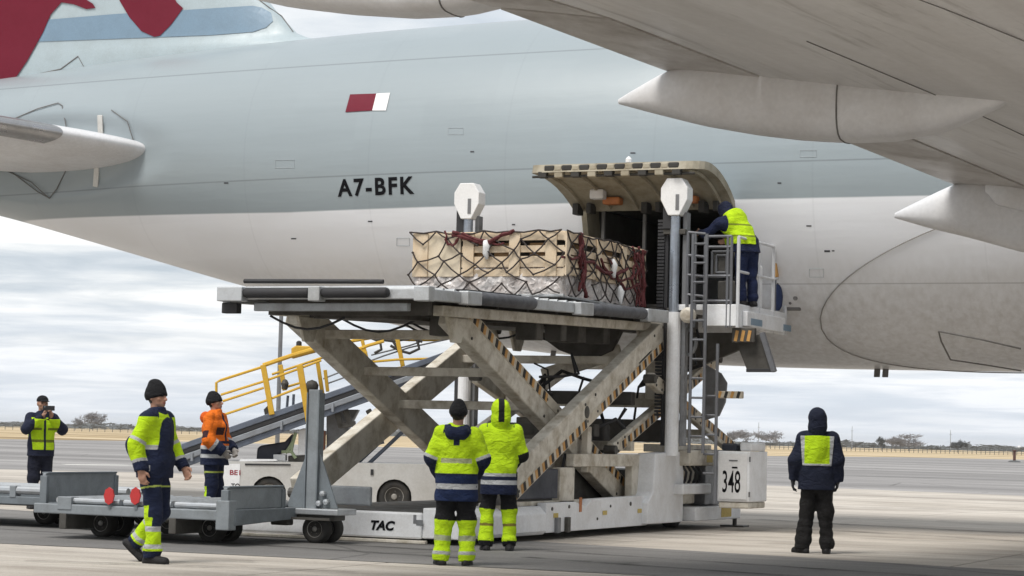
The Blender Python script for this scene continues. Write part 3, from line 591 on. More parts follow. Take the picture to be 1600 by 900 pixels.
for y in (28.85, 29.2): MB().box(XR-.05, XR+.02, y, y+.12, .09, .30).build('tie_down_shackle', M_UNDER if y > 29 else M_GREYB, sside, bevel=.01)
MB().box(XR-.032, XR-.02, 29.72, 29.8, .36, .56).build('rust_stain_bracket', M_ORNG, sside)
fd = MB(); fd.prism([(XR+.06, 32.2, .13), (XR+.06, 33.75, .13), (XR+.06, 33.75, 1.22), (XR+.06, 32.5, 1.18), (XR+.06, 32.42, .60), (XR+.06, 32.2, .45)], (-.3, 0, 0)); fd.build('front_fender', M_LWHITE, ldr, bevel=.02)
for z0, z1, y0, y1, mm, nm in ((1.0, 1.24, 33.55, 34.75, M_CREAM, 'valve_box'), (.56, .72, 33.3, 34.6, M_LWHITE, 'step_bar'), (.14, .36, 33.9, 36.1, M_LWHITE, 'front_bumper')):
    MB().box(XR-.12, XR+.22, y0, y1, z0, z1).build(nm, mm, ldr, bevel=.02)
MB().box(XR+.221, XR+.226, 35.1, 35.6, .18, .35).build('yellow_label', M_YTAG, ldr)
MB().box(XR+.221, XR+.226, 34.35, 34.62, 1.05, 1.17).build('yellow_label', M_YTAG, ldr)
MB().box(XR-.35, XR+.02, 33.75, 34.4, .40, 1.0).build('hydraulic_valve_block', M_CREAM, ldr, bevel=.03)
for k in range(4):
    y = 33.7+.22*k; MB().path([(XR+.05, y, 1.0), (XR+.10, y+.05, .9), (XR+.06, y+.12, .78), (XR+.0, y+.1, .65)], .022, 6).build('hydraulic_hose', M_RUBBER, ldr)
MB().box(XR-.5, XR+.1, 34.65, 35.7, .38, 1.25).build('cabinet', M_GREYB, ldr, bevel=.015)
MB().tube((XR+.15, 36.0, .0), (XR+.15, 36.0, .16), .035, 10).build('jack_foot', M_UNDER, ldr); MB().box(XR-.05, XR+.35, 35.85, 36.15, .0, .03).build('jack_pad', M_UNDER, ldr)
# numbered control box on the front right
gx0, gx1 = -11.58, -11.06
gb = MB(); gb.box(gx0, gx1, 34.0, 34.9, .46, 1.24); gen = gb.build('numbered_box', M_LWHITE, ldr, bevel=.02)
MB().box(gx0+.02, gx1-.02, 34.02, 34.88, .36, .455).build('box_plinth', M_CREAM, gen, bevel=.02)
MB().box(gx0+.02, gx1-.25, 34.1, 34.8, 1.245, 1.36).build('air_filter', M_NAVYP, gen, bevel=.03); MB().box(gx1-.2, gx1, 34.1, 34.8, 1.245, 1.38).build('lamp_box', M_LWHITE, gen, bevel=.03)
MB().box(gx0+.03, gx1-.04, 33.985, 33.998, .50, 1.20).build('number_plate', M_CAP, gen, bevel=.004)
flat_text('348', (gx0+.09, 33.982, .60), (1, 0, 0), (0, 0, 1), .34, M_BLACKT, 'number_lettering', gen, .008, 0, .29)
MB().box(gx0+.24, gx0+.33, 33.979, 33.984, .975, 1.0).build('number_bar', M_BLACKT, gen)
flat_text('MOTOR', (gx0+.19, 33.982, 1.09), (1, 0, 0), (0, 0, 1), .03, M_GREYB, 'small_lettering', gen, 0, 0, .16) if False else None
MB().box(gx0+.19, gx0+.33, 33.979, 33.984, 1.085, 1.105).build('faded_badge', M_GREYB, gen)
for z in (.58, 1.12): MB().tube((gx1+.005, 33.99, z-.04), (gx1+.005, 33.99, z+.04), .014, 8).build('hinge', M_GREYB, gen)
MB().box(XL-.1, XR-.2, 34.2, 36.2, .15, .9).build('front_housing', M_UNDER, ldr, bevel=.02)
# upper side frame and interior
for y0, y1, z0, z1, mm, nm in ((29.9, 33.3, .98, 1.16, M_CREAM, 'side_beam'), (28.0, 29.35, .55, .95, M_NAVYP, 'radiator_panel'), (29.42, 29.95, .45, .97, M_CREAM, 'frame_post'), (32.2, 32.6, .5, 1.0, M_CREAM, 'frame_post'), (27.0, 33.2, .46, .52, M_CREAM, 'sill_beam')):
    MB().box(XR-.32, XR-.2, y0, y1, z0, z1).build(nm, mm, ldr, bevel=.012)
MB().box(-14.3, XR-.7, 30.6, 33.0, .40, .92).build('engine_housing', M_UNDER, ldr, bevel=.03)
MB().box(-14.1, XR-.9, 30.8, 32.6, .92, 1.15).build('engine_cover', M_CREAM, ldr, bevel=.03)
MB().box(-14.15, -13.48, 26.02, 26.10, .46, .70).build('rear_guard', M_GREYP, ldr, bevel=.02)
MB().box(XR-.36, XR-.26, 30.55, 30.7, .9, 1.55).build('frame_stub', M_CREAM, ldr, bevel=.012)
for k in range(5):
    y = 28.4+.9*k; MB().path([(XR-.5, y, .9), (XR-.55, y+.25, 1.2), (XR-.8, y+.5, 1.1), (XR-1.2, y+.6, .95)], .025, 6).build('hydraulic_hose', M_RUBBER, ldr)
# scissor arms: outer pair rises to the front, inner pair falls
OUT = ((33.25, 3.06), (27.1, .56)); INN = ((26.35, 2.97), (32.75, .46))
def arm(x, seg, hazard, upper, h=.42, w=.19):
    (ya_, za_), (yb_, zb_) = seg; b_ = MB(); b_.beam((x, ya_, za_), (x, yb_, zb_), w, h, (0, 0, 1)); o = b_.build('scissor_arm', M_CREAM, ldr, bevel=.018)
    if hazard:
        a, b = Vector((x, ya_, za_)), Vector((x, yb_, zb_)); d = (b-a).normalized(); u = Vector((0, -d.z, d.y)); u = u if u.z > 0 else -u; L = (b-a).length
        off = u*(h/2-.075 if upper else -h/2+.075); f = Vector((w/2+.003, 0, 0)); pl = MB(); pl.beam(a+d*.25+off+f, b-d*.2+off+f, .006, .145, tuple(u)); pl.build('hazard_band', M_HAZP, o)
        n = int((L-.6)/.25); f2_ = Vector((w/2+.008, 0, 0))
        for i in range(n):
            c = a+d*(.38+i*.25)+off+f2_; s = d*.045+u*.0
            if abs((c-a).length-L/2) < .22: continue
            for kk, mm in ((0, M_HAZB), (1, M_HAZO)):
                st = MB(); c2 = c+d*(.085*kk); st.beam(c2-d*.03-u*.06+d*.0, c2-d*.03+u*.06-d*.0, .005, .075, tuple(d)); st.build('hazard_stripe', mm, o)
    for fr_q in ((.03, .09, .47, .53, .91, .97) if hazard else ()):
        for sg in (-1, 1):
            d_ = (Vector((x, yb_, zb_))-Vector((x, ya_, za_))); u_ = Vector((0, -d_.z, d_.y)).normalized(); c_ = Vector((x+w/2, ya_, za_))+d_*fr_q+u_*sg*h*.30; MB().lathe(c_, (1, 0, 0), [(-.005, .022), (.012, .022), (.016, .012), (.017, 0)], 6).build('bolt', M_UNDER, o)
    for k, (yy, z2) in enumerate(seg): MB().tube((x-w/2-.03, yy, z2), (x+w/2+.03, yy, z2), .07, 12).build('arm_pin', M_UNDER, o)
    return o
def along_arm(seg, z): (ya_, za_), (yb_, zb_) = seg; return ya_+(za_-z)/(za_-zb_)*(yb_-ya_)
a1 = arm(-12.26, OUT, True, False); a2 = arm(-15.12, OUT, False, False); a3 = arm(-12.62, INN, True, True, .42, .2); a4 = arm(-14.84, INN, False, True, .42, .2)
for z in (2.68, 2.23, 1.80):
    y = along_arm(INN, z); MB().box(-14.84, -12.64, y-.07, y+.07, z-.06, z+.06).build('cross_member', M_CREAM, ldr, bevel=.012)
for z in (2.55,):
    y = along_arm(OUT, z); MB().box(-15.12, -12.3, y-.06, y+.06, z-.06, z+.06).build('cross_member', M_CREAM, ldr, bevel=.012)
pv = (along_arm(OUT, 1.745), 1.745)
for x in (-12.2, -15.2): MB().lathe((x-.05, pv[0], pv[1]), (1, 0, 0), [(0, .09), (.09, .09), (.1, .06), (.11, 0)], 14).build('pivot_pin', M_UNDER, ldr)
flat_text('CHAMP', (-12.26+.088, 31.9, 2.42), (0, OUT[0][0]-OUT[1][0], OUT[0][1]-OUT[1][1]), (0, -.376, .926), .09, M_BLUEB, 'arm_lettering', a1, .01, 0, .075) if False else None
lb = MB(); d = Vector((0, 6.15, 2.5)).normalized(); c = Vector((-12.26+.092, 32.3, 2.58)); lb.beam(c-d*.28, c+d*.28, .006, .10, (0, -.376, .926)); lb.build('blue_label', M_BLUEB, a1)
# main deck
DY0, DY1, DX_L = 24.65, 32.85, -14.95
def sl_box(x0, x1, y0, y1, d0, d1): return MB().hexa([(x0, y0, zt(y0)+d0), (x1, y0, zt(y0)+d0), (x1, y1, zt(y1)+d0), (x0, y1, zt(y1)+d0), (x0, y0, zt(y0)+d1), (x1, y0, zt(y0)+d1), (x1, y1, zt(y1)+d1), (x0, y1, zt(y1)+d1)])
deck = sl_box(DX_L, XR, DY0, DY1, -.06, -.02).build('deck_plate', M_UNDER, ldr)
for k in range(24):
    y = DY0+.25+k*.33; MB().tube((DX_L+.25, y, zt(y)+.01), (XR-.2, y, zt(y)+.01), .035, 8).build('deck_roller', M_SILVER, deck)
sl_box(XR-.10, XR+.02, DY0+.1, DY1, -.14, .0).build('side_rail', M_SILVER, ldr, bevel=.012)
sl_box(DX_L-.02, DX_L+.10, DY0+.1, DY1, -.17, .0).build('side_rail', M_SILVER, ldr, bevel=.012)
sl_box(DX_L, XR, DY0-.02, DY0+.09, -.13, .0).build('rear_rail', M_SILVER, ldr, bevel=.012)
sl_box(DX_L+.42, XR-.3, DY0+.12, DY0+.22, -.27, -.17).build('rear_beam', M_GREYP, ldr, bevel=.012)
sl_box(XR-.34, XR-.20, DY0+.9, DY1, -.30, -.17).build('deck_beam', M_CREAM, ldr, bevel=.012)
sl_box(DX_L+.20, DX_L+.34, DY0+.9, DY1, -.30, -.17).build('deck_beam', M_CREAM, ldr, bevel=.012)
sl_box(DX_L+.9, XR-.9, DY0+.8, DY1-.2, -.34, -.07).build('under_frame', M_UNDER, ldr)
for k in range(8):
    y = DY0+.7+k*1.0; sl_box(DX_L+.3, XR-.3, y, y+.1, -.30, -.07).build('deck_joist', M_UNDER, ldr)
def rear_pad(px0, px1):
    a, b = at(px0, 455, 1, DY0-.05), at(px1, 457, 1, DY0-.05); m_ = MB(); r = .064
    L = b.x-a.x; m_.lathe((a.x, DY0-.08, zt(DY0)-.055), (1, 0, 0), [(0, 0), (0, r*.8), (.03, r), (L-.03, r), (L, r*.8), (L, 0)], 16); m_.build('bumper_roller', M_RUBBER, ldr, smooth=True)
rear_pad(384, 486); rear_pad(506, 608)
for px0, px1 in ((345, 384), (487, 505), (652, 676)):
    a, b = at(px0, 455, 1, DY0-.05), at(px1, 457, 1, DY0-.05); MB().box(a.x, b.x, DY0-.15, DY0+.02, zt(DY0)-.16, zt(DY0)+.02).build('bumper_bracket', M_SILVER, ldr, bevel=.012)
MB().tube((DX_L+.2, DY0+.25, zt(DY0)+.115), (XR-.7, DY0+.25, zt(DY0)+.10), .028, 8).build('stop_bar', M_RUBBER, ldr)
MB().box(DX_L+.02, DX_L+.24, DY0+.02, DY0+.14, zt(DY0)-.30, zt(DY0)-.17).build('rear_lamp_box', M_RUBBER, ldr, bevel=.01)
def side_pad(px0, px1):
    a, b = at(px0, 465, 0, XR), at(px1, 480, 0, XR); p0, p1 = Vector((XR+.06, a.y, zt(a.y)-.07)), Vector((XR+.06, b.y, zt(b.y)-.07)); d = p1-p0; r = .085
    MB().lathe(p0, d, [(0, 0), (0, r*.8), (.04, r), (d.length-.04, r), (d.length, r*.8), (d.length, 0)], 16).build('bumper_roller', M_GRUB, ldr, smooth=True)
side_pad(742, 826); side_pad(918, 1000)
for px0, px1, h in ((718, 740, .16), (896, 916, .17), (1002, 1034, .18)):
    a, b = at(px0, 465, 0, XR), at(px1, 480, 0, XR); sl_box(XR-.02, XR+.12, a.y, b.y, -h, .01).build('bumper_bracket', M_SILVER, ldr, bevel=.015)
sl_box(XR-.3, XR-.16, DY0+1.4, DY0+3.2, .01, .05).build('guide_rail', M_RUBBER, ldr)
for k in range(6):                                           # cables slung under the deck
    y = DY0+.4+k*1.25; x = DX_L+.5+.35*(k % 3); pts = [(x+.9*i/6, y+.3*i/6, zt(y)-.32-.16*math.sin(math.pi*i/6)) for i in range(7)]; MB().path(pts, .016, 6).build('slung_cable', M_RUBBER, ldr)
for y, x, w in ((29.0, XR-.5, .25), (29.8, XR-.45, .2), (30.6, XR-.55, .3), (31.5, XR-.5, .25), (26.6, XR-.6, .3)):
    MB().box(x-w, x+w*.3, y, y+w, zt(y)-.52, zt(y)-.28).build('deck_drive_motor', M_UNDER, ldr, bevel=.02)
for x in (XR-.42, DX_L+.3):                                  # brackets where the arms meet the deck
    for y in (26.35, 33.1): MB().prism([(x, y-.3, zt(y)-.3), (x, y+.3, zt(y)-.3), (x, y+.12, zt(y)-.62), (x, y-.12, zt(y)-.62)], (.05, 0, 0)).build('arm_bracket', M_CREAM, ldr, bevel=.01)
# bridge in front: masts, caps, platform
MX_R, MX_L, MY = -11.98, -15.47, 33.0
for x in (MX_R, MX_L):
    MB().tube((x, MY, 1.15), (x, MY, 3.33), .105, 18).build('mast_cylinder', M_LWHITE, ldr, smooth=False)
    MB().tube((x-.01, MY, 3.3), (x-.01, MY, 4.85), .075, 16).build('mast_rod', M_CHROME, ldr)
    s = 1 if x > -13 else -1
    for dx in ((-.17, .13) if s > 0 else (-.17, .12)):
        MB().box(x+dx-.035, x+dx+.035, MY+.05, MY+.2, 1.3, 4.86).build('mast_rail', M_GREYB if dx > 0 else M_RUBBER, ldr, bevel=.008)
    cp = MB(); w, z0 = .215, 4.80; pz = [(-w*.42, 0), (w*.42, 0), (w, .24), (w, .42), (w*.55, .57), (-w*.55, .57), (-w, .42), (-w, .24)]
    cp.prism([(x+a, MY-.12, z0+b) for a, b in pz], (0, .26, 0)); cap = cp.build('mast_cap', M_CAP, ldr, bevel=.012)
    MB().box(x+.03, x+.085, MY-.128, MY-.119, z0+.08, z0+.32).build('cap_slot', M_GREYB, cap)
    MB().prism([(x-.2, MY-.05, 4.60), (x-.05, MY-.05, 4.60), (x-.05, MY-.05, 4.82), (x-.2, MY-.05, 4.95)], (0, .12, 0)).build('cap_bracket', M_RUBBER, ldr, bevel=.01)
    MB().box(x-.2, x+.16, MY-.02, MY+.18, 4.52, 4.60).build('mast_yoke', M_UNDER, ldr, bevel=.01)
    MB().lathe((x+.25, MY-.03, 3.28), (0, -1, 0), [(0, .12), (.08, .12), (.1, .08), (.11, 0)], 16).build('sheave', M_CREAM, ldr)
ck = MB()
for k in range(58): z = 1.75+k*.052; ck.box(MX_R-.30, MX_R-.19, MY+.02, MY+.16, z, z+.036)
o = ck.build('cable_chain', M_RUBBER, ldr); o['kind'] = 'stuff'
MB().box(-15.35, -12.15, 33.15, 35.1, 3.36, 3.46).build('bridge_deck', M_UNDER, ldr, bevel=.01)
MB().box(-15.4, -12.05, 33.05, 33.2, 3.18, 3.40).build('bridge_beam', M_UNDER, ldr, bevel=.01)
for x in (-12.35, -13.4, -14.5, -15.2): MB().box(x-.06, x+.06, 33.2, 35.0, 3.1, 3.36).build('bridge_rib', M_UNDER, ldr, bevel=.01)
MB().prism([(-14.6, 33.3, 3.15), (-12.9, 33.3, 3.15), (-13.1, 33.3, 2.75), (-13.5, 33.3, 2.58), (-14.0, 33.3, 2.75)], (0, .1, 0)).build('bridge_gusset', M_UNDER, ldr, bevel=.015)
MB().prism([(-12.9, 34.6, 3.1), (-11.3, 34.6, 3.1), (-11.3, 34.6, 2.9), (-12.4, 34.6, 2.45), (-12.9, 34.6, 2.5)], (0, .12, 0)).build('bridge_gusset', M_UNDER, ldr, bevel=.015)
MB().beam((-14.3, 33.4, 2.35), (-13.0, 33.4, 2.75), .1, .22).build('bridge_link', M_CREAM, ldr, bevel=.015)
OUT2 = ((36.7, 1.22), (32.6, 2.30)); INN2 = ((31.6, 1.22), (36.3, 2.75))
for x in (-12.2, -15.1): arm(x, OUT2, x > -13, True, .2, .12)
for x in (-12.42, -14.85): arm(x, INN2, x > -13, False, .2, .12)
for z, y in ((1.95, 33.6), (2.05, 34.0), (2.6, 35.6), (1.5, 35.4), (1.28, 32.2)):
    MB().box(-15.0, -12.3, y-.07, y+.07, z-.07, z+.07).build('cross_member', M_CREAM, ldr, bevel=.012)
MB().box(-12.55, -12.15, 33.3, 33.9, 2.0, 2.6).build('bridge_block', M_CREAM, ldr, bevel=.03)
MB().box(-12.55, -12.2, 33.3, 35.5, 1.2, 1.32).build('bridge_base_beam', M_CREAM, ldr, bevel=.012)
MB().box(-15.1, -12.3, 34.2, 34.4, 1.35, 1.7).build('bridge_tank', M_UNDER, ldr, bevel=.02)
MB().prism([(-11.95, 34.3, 1.70), (-11.68, 34.3, 1.78), (-11.58, 34.3, 2.0), (-11.56, 34.3, 2.3), (-11.66, 34.3, 2.45), (-11.95, 34.3, 2.6)], (0, .06, 0)).build('curved_plate', M_GREYB, ldr, bevel=.008)
hb = MB(); q = at(1120, 617, 1, 33.6); hz_ = MB().box(q.x-.02, q.x+.42, 33.55, 33.65, q.z-.05, q.z+.06).build('hazard_bar', M_HAZP, ldr, bevel=.012)
for k in range(4): MB().beam((q.x+.05+k*.1, 33.546, q.z-.045), (q.x+.08+k*.1, 33.546, q.z+.055), .045, .004, (0, 1, 0)).build('hazard_stripe', M_HAZB if k % 2 else M_HAZO, hz_)
for k in range(5):
    MB().path([(-12.3+.12*k, 33.6, 3.1), (-12.25+.15*k, 33.55, 2.7-.05*k), (-12.5+.2*k, 33.6, 2.55), (-12.8, 33.7, 2.2), (-12.9, 33.8, 1.7)], .02, 6).build('hydraulic_hose', M_RUBBER, ldr)
MB().path([(-11.85+.16*math.cos(a), 33.2, 2.88+.2*math.sin(a)) for a in [2*math.pi*i/16*1.0+1.2 for i in range(15)]], .03, 6).build('hose_loop', M_GREYB, ldr)
rg = random.Random(77)
for k in range(16):                                          # hoses and cables through the lift's middle
    y, x, z = rg.uniform(30.2, 32.8), rg.uniform(-14.2, -12.7), rg.uniform(1.15, 2.5); p = Vector((x, y, z)); pts = [p]
    for _ in range(4): p = p+Vector((rg.uniform(-.25, .25), rg.uniform(-.1, .5), rg.uniform(-.45, .3))); p.z = max(1.0, p.z); pts.append(p)
    MB().path(pts, rg.choice((.015, .02, .028)), 6).build('hydraulic_hose', M_RUBBER, ldr)
for (a, b, w, h) in (((-13.0, 30.4, 1.3), (-13.0, 33.1, 2.15), .1, .2), ((-13.6, 30.8, 2.2), (-13.6, 33.2, 1.4), .1, .22), ((-14.2, 31.5, 1.5), (-12.6, 31.5, 1.5), .2, .18), ((-14.4, 32.7, 2.0), (-12.5, 32.7, 2.0), .16, .2), ((-13.2, 31.9, 1.15), (-13.2, 31.9, 1.75), .3, .25)):
    MB().beam(a, b, w, h).build('linkage_beam', M_UNDER, ldr, bevel=.012)
for y in (30.9, 31.7, 32.4): MB().box(-13.2, -12.85, y, y+.28, 1.16, 1.16+.3+.1*(y-31)).build('hydraulic_manifold', M_UNDER, ldr, bevel=.03)
for y in (28.8, 30.6, 32.0): MB().box(XR-.026, XR-.022, y, y+.16, .30, .36).build('warning_label', M_YTAG, ldr)
# operator's platform and cage
CX0, CX1, CYA, CYB = -11.5, -10.97, 33.0, 35.35
plat = MB().box(CX0-.5, CX1, CYA+.02, CYB, 3.36, 3.45).build('platform_floor', M_LWHITE, ldr, bevel=.01)
MB().box(CX0, CX1, CYA-.02, CYA+.02, 3.12, 3.45).build('platform_front_panel', M_LWHITE, ldr, bevel=.012)
sp_ = MB().box(CX1-.04, CX1+.02, CYA+.02, CYB, 3.10, 3.46).build('platform_side_panel', M_LWHITE, ldr, bevel=.012)
MB().box(CX1+.02, CX1+.10, CYA+.18, CYB-.25, 3.13, 3.36).build('platform_side_box', M_LWHITE, ldr, bevel=.012)
for y in (33.35, 35.0): MB().box(CX1+.10, CX1+.105, y, y+(.55 if y < 34 else .4), 3.16, 3.26).build('blue_label', M_BLUEB, ldr)
M_RAILW = paint('white_rail', (.62, .63, .65), .45, amt=.3); M_RAILG = paint('grey_rail', (.15, .155, .17), .5, metal=.2, amt=.4)
def bar(a, b, m, nm='cage_rail', r=.022): MB().tube(a, b, r, 8).build(nm, m, ldr)
ZT, ZM = 4.47, 3.95
for x, y, m, z1 in ((-11.78, CYA, M_RAILG, 4.55), (-11.66, CYA+.0, M_RAILG, 4.53), (CX0, CYA, M_RAILG, 4.48), (-11.14, CYA, M_RAILG, 4.48), (-11.08, CYA, M_RAILG, 4.48), (CX1, CYA, M_RAILW, ZT), (CX1, 34.0, M_RAILW, ZT), (CX1, 34.75, M_RAILW, ZT), (CX1+.02, 35.35, M_RAILW, 4.08), (CX1-.02, 34.9, M_RAILG, 4.55)):
    bar((x, y, 3.1), (x, y, z1), m, 'cage_post', .028 if m is M_RAILW else .024)
for z in (4.48, 4.32, 3.88, 3.50): bar((CX0, CYA, z), (-11.08, CYA, z), M_RAILG)
for z in (4.55, 4.2, 3.9, 3.6): bar((-11.78, CYA, z), (CX0, CYA, z-.03), M_RAILG)
for z in (ZT, ZM): bar((CX1, CYA, z), (CX1, 34.75, z), M_RAILW)
bar((CX1, 34.75, ZT), (CX1, 35.2, 4.2), M_RAILW); bar((CX1, 34.75, ZM), (CX1, 35.35, 4.06), M_RAILW); bar((CX1, 35.2, 4.2), (CX1+.02, 35.35, 4.06), M_RAILW)
for (x0, x1, z0, z1) in ((-11.43, -11.13, 3.88, 4.26), (-11.36, -11.20, 3.94, 4.20)):
    for p, q in (((x0, z0), (x1, z0)), ((x1, z0), (x1, z1)), ((x1, z1), (x0, z1)), ((x0, z1), (x0, z0))): bar((p[0], CYA+.12, p[1]), (q[0], CYA+.12, q[1]), M_RAILG, 'gate_frame', .02)
MB().box(-11.42, -11.14, CYA+.14, CYA+.2, 3.9, 4.25).build('gate_panel', M_UNDER, ldr)
MB().box(-11.5, -11.1, 33.6, 33.7, 3.47, 3.85).build('control_panel', M_UNDER, ldr, bevel=.02)
cs = MB(); cs.prism([(-11.22, 33.75, 3.46), (-10.98, 33.75, 3.46), (-10.98, 33.75, 4.10), (-11.06, 33.75, 4.2), (-11.22, 33.75, 4.2)], (0, .5, 0)); cons = cs.build('control_console', M_LWHITE, ldr, bevel=.03)
MB().box(-11.18, -11.04, 33.8, 34.05, 4.2, 4.28).build('console_knobs', M_RUBBER, cons, bevel=.02)
MB().prism([(-11.0, 34.85, 4.0), (-10.95, 34.85, 4.0), (-10.95, 34.85, 4.32), (-11.0, 34.85, 4.32)], (0, .12, 0)).build('tan_tool_pouch', M_HAZO, ldr, bevel=.01)
bar((CX1-.01, 34.88, 4.5), (CX1+.02, 35.3, 3.9), M_ORNG, 'brown_strap', .012)
# folded ramp under the platform
fr_ = [at(1150, 535, 1, 33.25), at(1192, 520, 1, 33.25), at(1211, 581, 1, 33.25), at(1168, 581, 1, 33.25)]
rp = MB().prism(fr_, (0, .07, 0)).build('folded_ramp', M_UNDER, ldr, bevel=.008)
MB().beam(fr_[1]-Vector((0, .04, 0)), fr_[2]-Vector((0, .04, 0)), .07, .10, (0, 1, 0)).build('ramp_edge', M_RAILG, rp, bevel=.006)
MB().beam(fr_[3]-Vector((0, .03, -.02)), fr_[2]-Vector((0, .03, -.02)), .09, .05, (0, 0, 1)).build('ramp_lip', M_RUBBER, rp, bevel=.006)
hb_ = MB().box(fr_[0].x-.02, fr_[0].x+.34, 33.1, 33.2, 2.88, 3.10).build('hazard_block', M_UNDER, ldr, bevel=.01)
for k in range(3): q0 = Vector((fr_[0].x+.04+k*.10, 33.094, 2.90)); MB().beam(q0, q0+Vector((.03, 0, .16)), .05, .004, (0, 1, 0)).build('hazard_stripe', M_HAZO, hb_)
# access ladder
for x in (-11.62, -11.40): MB().tube((x, 32.78, 1.2), (x, 32.78, 4.5), .026, 8).build('ladder_rail', M_RAILG, ldr)
for x in (-11.24,): MB().tube((x, 32.9, .45), (x, 32.9, 2.85), .026, 8).build('ladder_rail', M_RAILG, ldr)
for k in range(11): z = 1.45+k*.29; MB().tube((-11.62, 32.78, z), (-11.40, 32.78, z), .018, 6).build('ladder_rung', M_RAILG, ldr)
for k in range(5): z = .9+k*.29; MB().tube((-11.42, 32.85, z), (-11.24, 32.9, z), .018, 6).build('ladder_rung', M_RAILG, ldr)
# wheels, mostly behind the skirts
M_TYRE = paint('tyre_rubber', (.025, .024, .023), .85, amt=.6, dirt=(3.2, 2.9, 2.5), scale=6); M_RIM = paint('wheel_rim', (.34, .33, .31), .5, metal=.3, amt=.7, scale=9)
def wheel(c, axis, r, w, parent, nm='wheel'):
    """tyre with a rim and hub nuts as its parts; axis points out of the rim face"""
    a = Vector(axis).normalized(); c = Vector(c); k = w/2
    o = MB().lathe(c, a, [(-k*.8, r*.55), (-k, r*.62), (-k, r*.86), (-k*.75, r*.97), (-k*.4, r), (k*.4, r), (k*.75, r*.97), (k, r*.86), (k, r*.62), (k*.8, r*.56)], 28).build(nm, M_TYRE, parent, smooth=True)
    MB().lathe(c, a, [(-k*.7, r*.1), (-k*.7, r*.56), (k*.86, r*.60), (k*.9, r*.56), (k*.55, r*.50), (k*.35, r*.40), (k*.55, r*.30), (k*.6, r*.2), (k*.95, r*.17), (k, r*.12), (k, 0)], 24).build('rim', M_RIM, o, smooth=True)
    u = a.orthogonal().normalized(); v = a.cross(u)
    for i in range(5):
        q = c+a*(k*.5)+(u*math.cos(i*1.2566)+v*math.sin(i*1.2566))*r*.33; MB().tube(q, q+a*.035, r*.05, 6).build('wheel_nut', M_UNDER, o)
    return o
for y in (28.0, 34.6):
    for x, ax in ((XL+.35, (-1, 0, 0)), (XR-.45, (1, 0, 0))): wheel((x, y, .28), ax, .28, .22, ldr)
# ------------------------------------------------------------------ the load: pallet, crate, wrapped cargo, net
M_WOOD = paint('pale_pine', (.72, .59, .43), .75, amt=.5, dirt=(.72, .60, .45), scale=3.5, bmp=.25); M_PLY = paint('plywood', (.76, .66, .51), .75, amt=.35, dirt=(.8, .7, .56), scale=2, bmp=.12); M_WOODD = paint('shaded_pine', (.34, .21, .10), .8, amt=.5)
M_FILM = paint('milky_plastic_film', (.74, .70, .68), .22, amt=.7, dirt=(.66, .55, .49), scale=4, bmp=.0); _t = M_FILM.node_tree; bump(_t, _t.nodes['Principled BSDF'], N(_t, 'ShaderNodeTexVoronoi', {'Scale': 7.0, 'Vector': N(_t, 'ShaderNodeTexNoise', {'Scale': 3.0, 'Vector': N(_t, 'ShaderNodeNewGeometry').outputs['Position']}).outputs[1]}).outputs[0], .9, .05); MATS['milky_plastic_film'].node_tree.nodes['Principled BSDF'].inputs['Coat Weight'].default_value = .5
M_ROPE = paint('dark_net_cord', (.045, .035, .032), .85, amt=.3); M_STRAP = paint('maroon_strap', (.105, .018, .020), .8, amt=.5, scale=8)
PX0, PX1, PY0, PY1 = -14.84, -12.42, 29.68, 32.88; PZ = zt(31.2)+.05
pal = thing('cargo_pallet', 'thin aluminium cargo pallet sheet under the wooden crate on the loader deck', 'pallet', (-13.6, 31.3, PZ))
MB().box(PX0, PX1, PY0, PY1, PZ, PZ+.03).build('pallet_sheet', M_SILVER, pal, bevel=.008)
for y in (PY0-.02, PY1-.03): MB().box(PX0, PX1, y, y+.06, PZ+.005, PZ+.05).build('pallet_edge_rail', M_SILVER, pal, bevel=.01)
ZB, ZC, ZD = PZ+.035, PZ+.43, PZ+.92
wr = thing('wrapped_cargo', 'bulky cargo wrapped in milky plastic film between pallet and pale wooden crate', 'wrapped cargo', (-13.6, 31.3, ZB))
def wob_block(x0, x1, y0, y1, z0, z1, nm, seed, n=9):
    rg = random.Random(seed); b_ = MB()
    ring = []
    for z, ins in ((z0, .0), (z0+.1, -.02), ((z0+z1)/2, -.035), (z1-.06, -.01), (z1, .05)):
        R_ = []
        for (ax, ay, bx, by) in ((x0, y0, x1, y0), (x1, y0, x1, y1), (x1, y1, x0, y1), (x0, y1, x0, y0)):
            for i in range(n):
                q = i/n; c_ = .02 if i == 0 else 0; R_.append(((ax+(bx-ax)*q)*(1)+rg.uniform(-.028, .028), ay+(by-ay)*q+rg.uniform(-.028, .028), z+rg.uniform(-.02, .02)))
        cx_, cy_ = (x0+x1)/2, (y0+y1)/2; ring.append([(cx_+(p[0]-cx_)*(1-ins), cy_+(p[1]-cy_)*(1-ins), p[2]) for p in R_])
    b_.grid(ring, close=True); b_.add(ring[-1], [tuple(range(len(ring[-1])))]); return b_.build(nm, M_FILM, wr, smooth=True)
wob_block(PX0+.05, -13.9, PY0+.06, 31.2, ZB, ZC-.02, 'wrapped_bundle', 1); wob_block(-13.88, -13.2, PY0+.07, 31.2, ZB, ZC+.05, 'wrapped_bundle', 2); wob_block(-13.18, PX1-.06, PY0+.06, 31.2, ZB, ZC+.03, 'wrapped_bundle', 3); wob_block(PX0+.05, PX1-.06, 31.22, PY1-.06, ZB, ZC+.02, 'wrapped_bundle', 4)
cr = thing('wooden_crate', 'pale slatted pine crate with a plywood panel, netted on the raised loader deck', 'crate', (-13.6, 31.3, ZC))
MB().box(PX0+.10, PX1-.10, PY0+.22, PY1-.12, ZC+.06, ZD-.06).build('crate_contents', M_UNDER, cr)
XS = -14.05
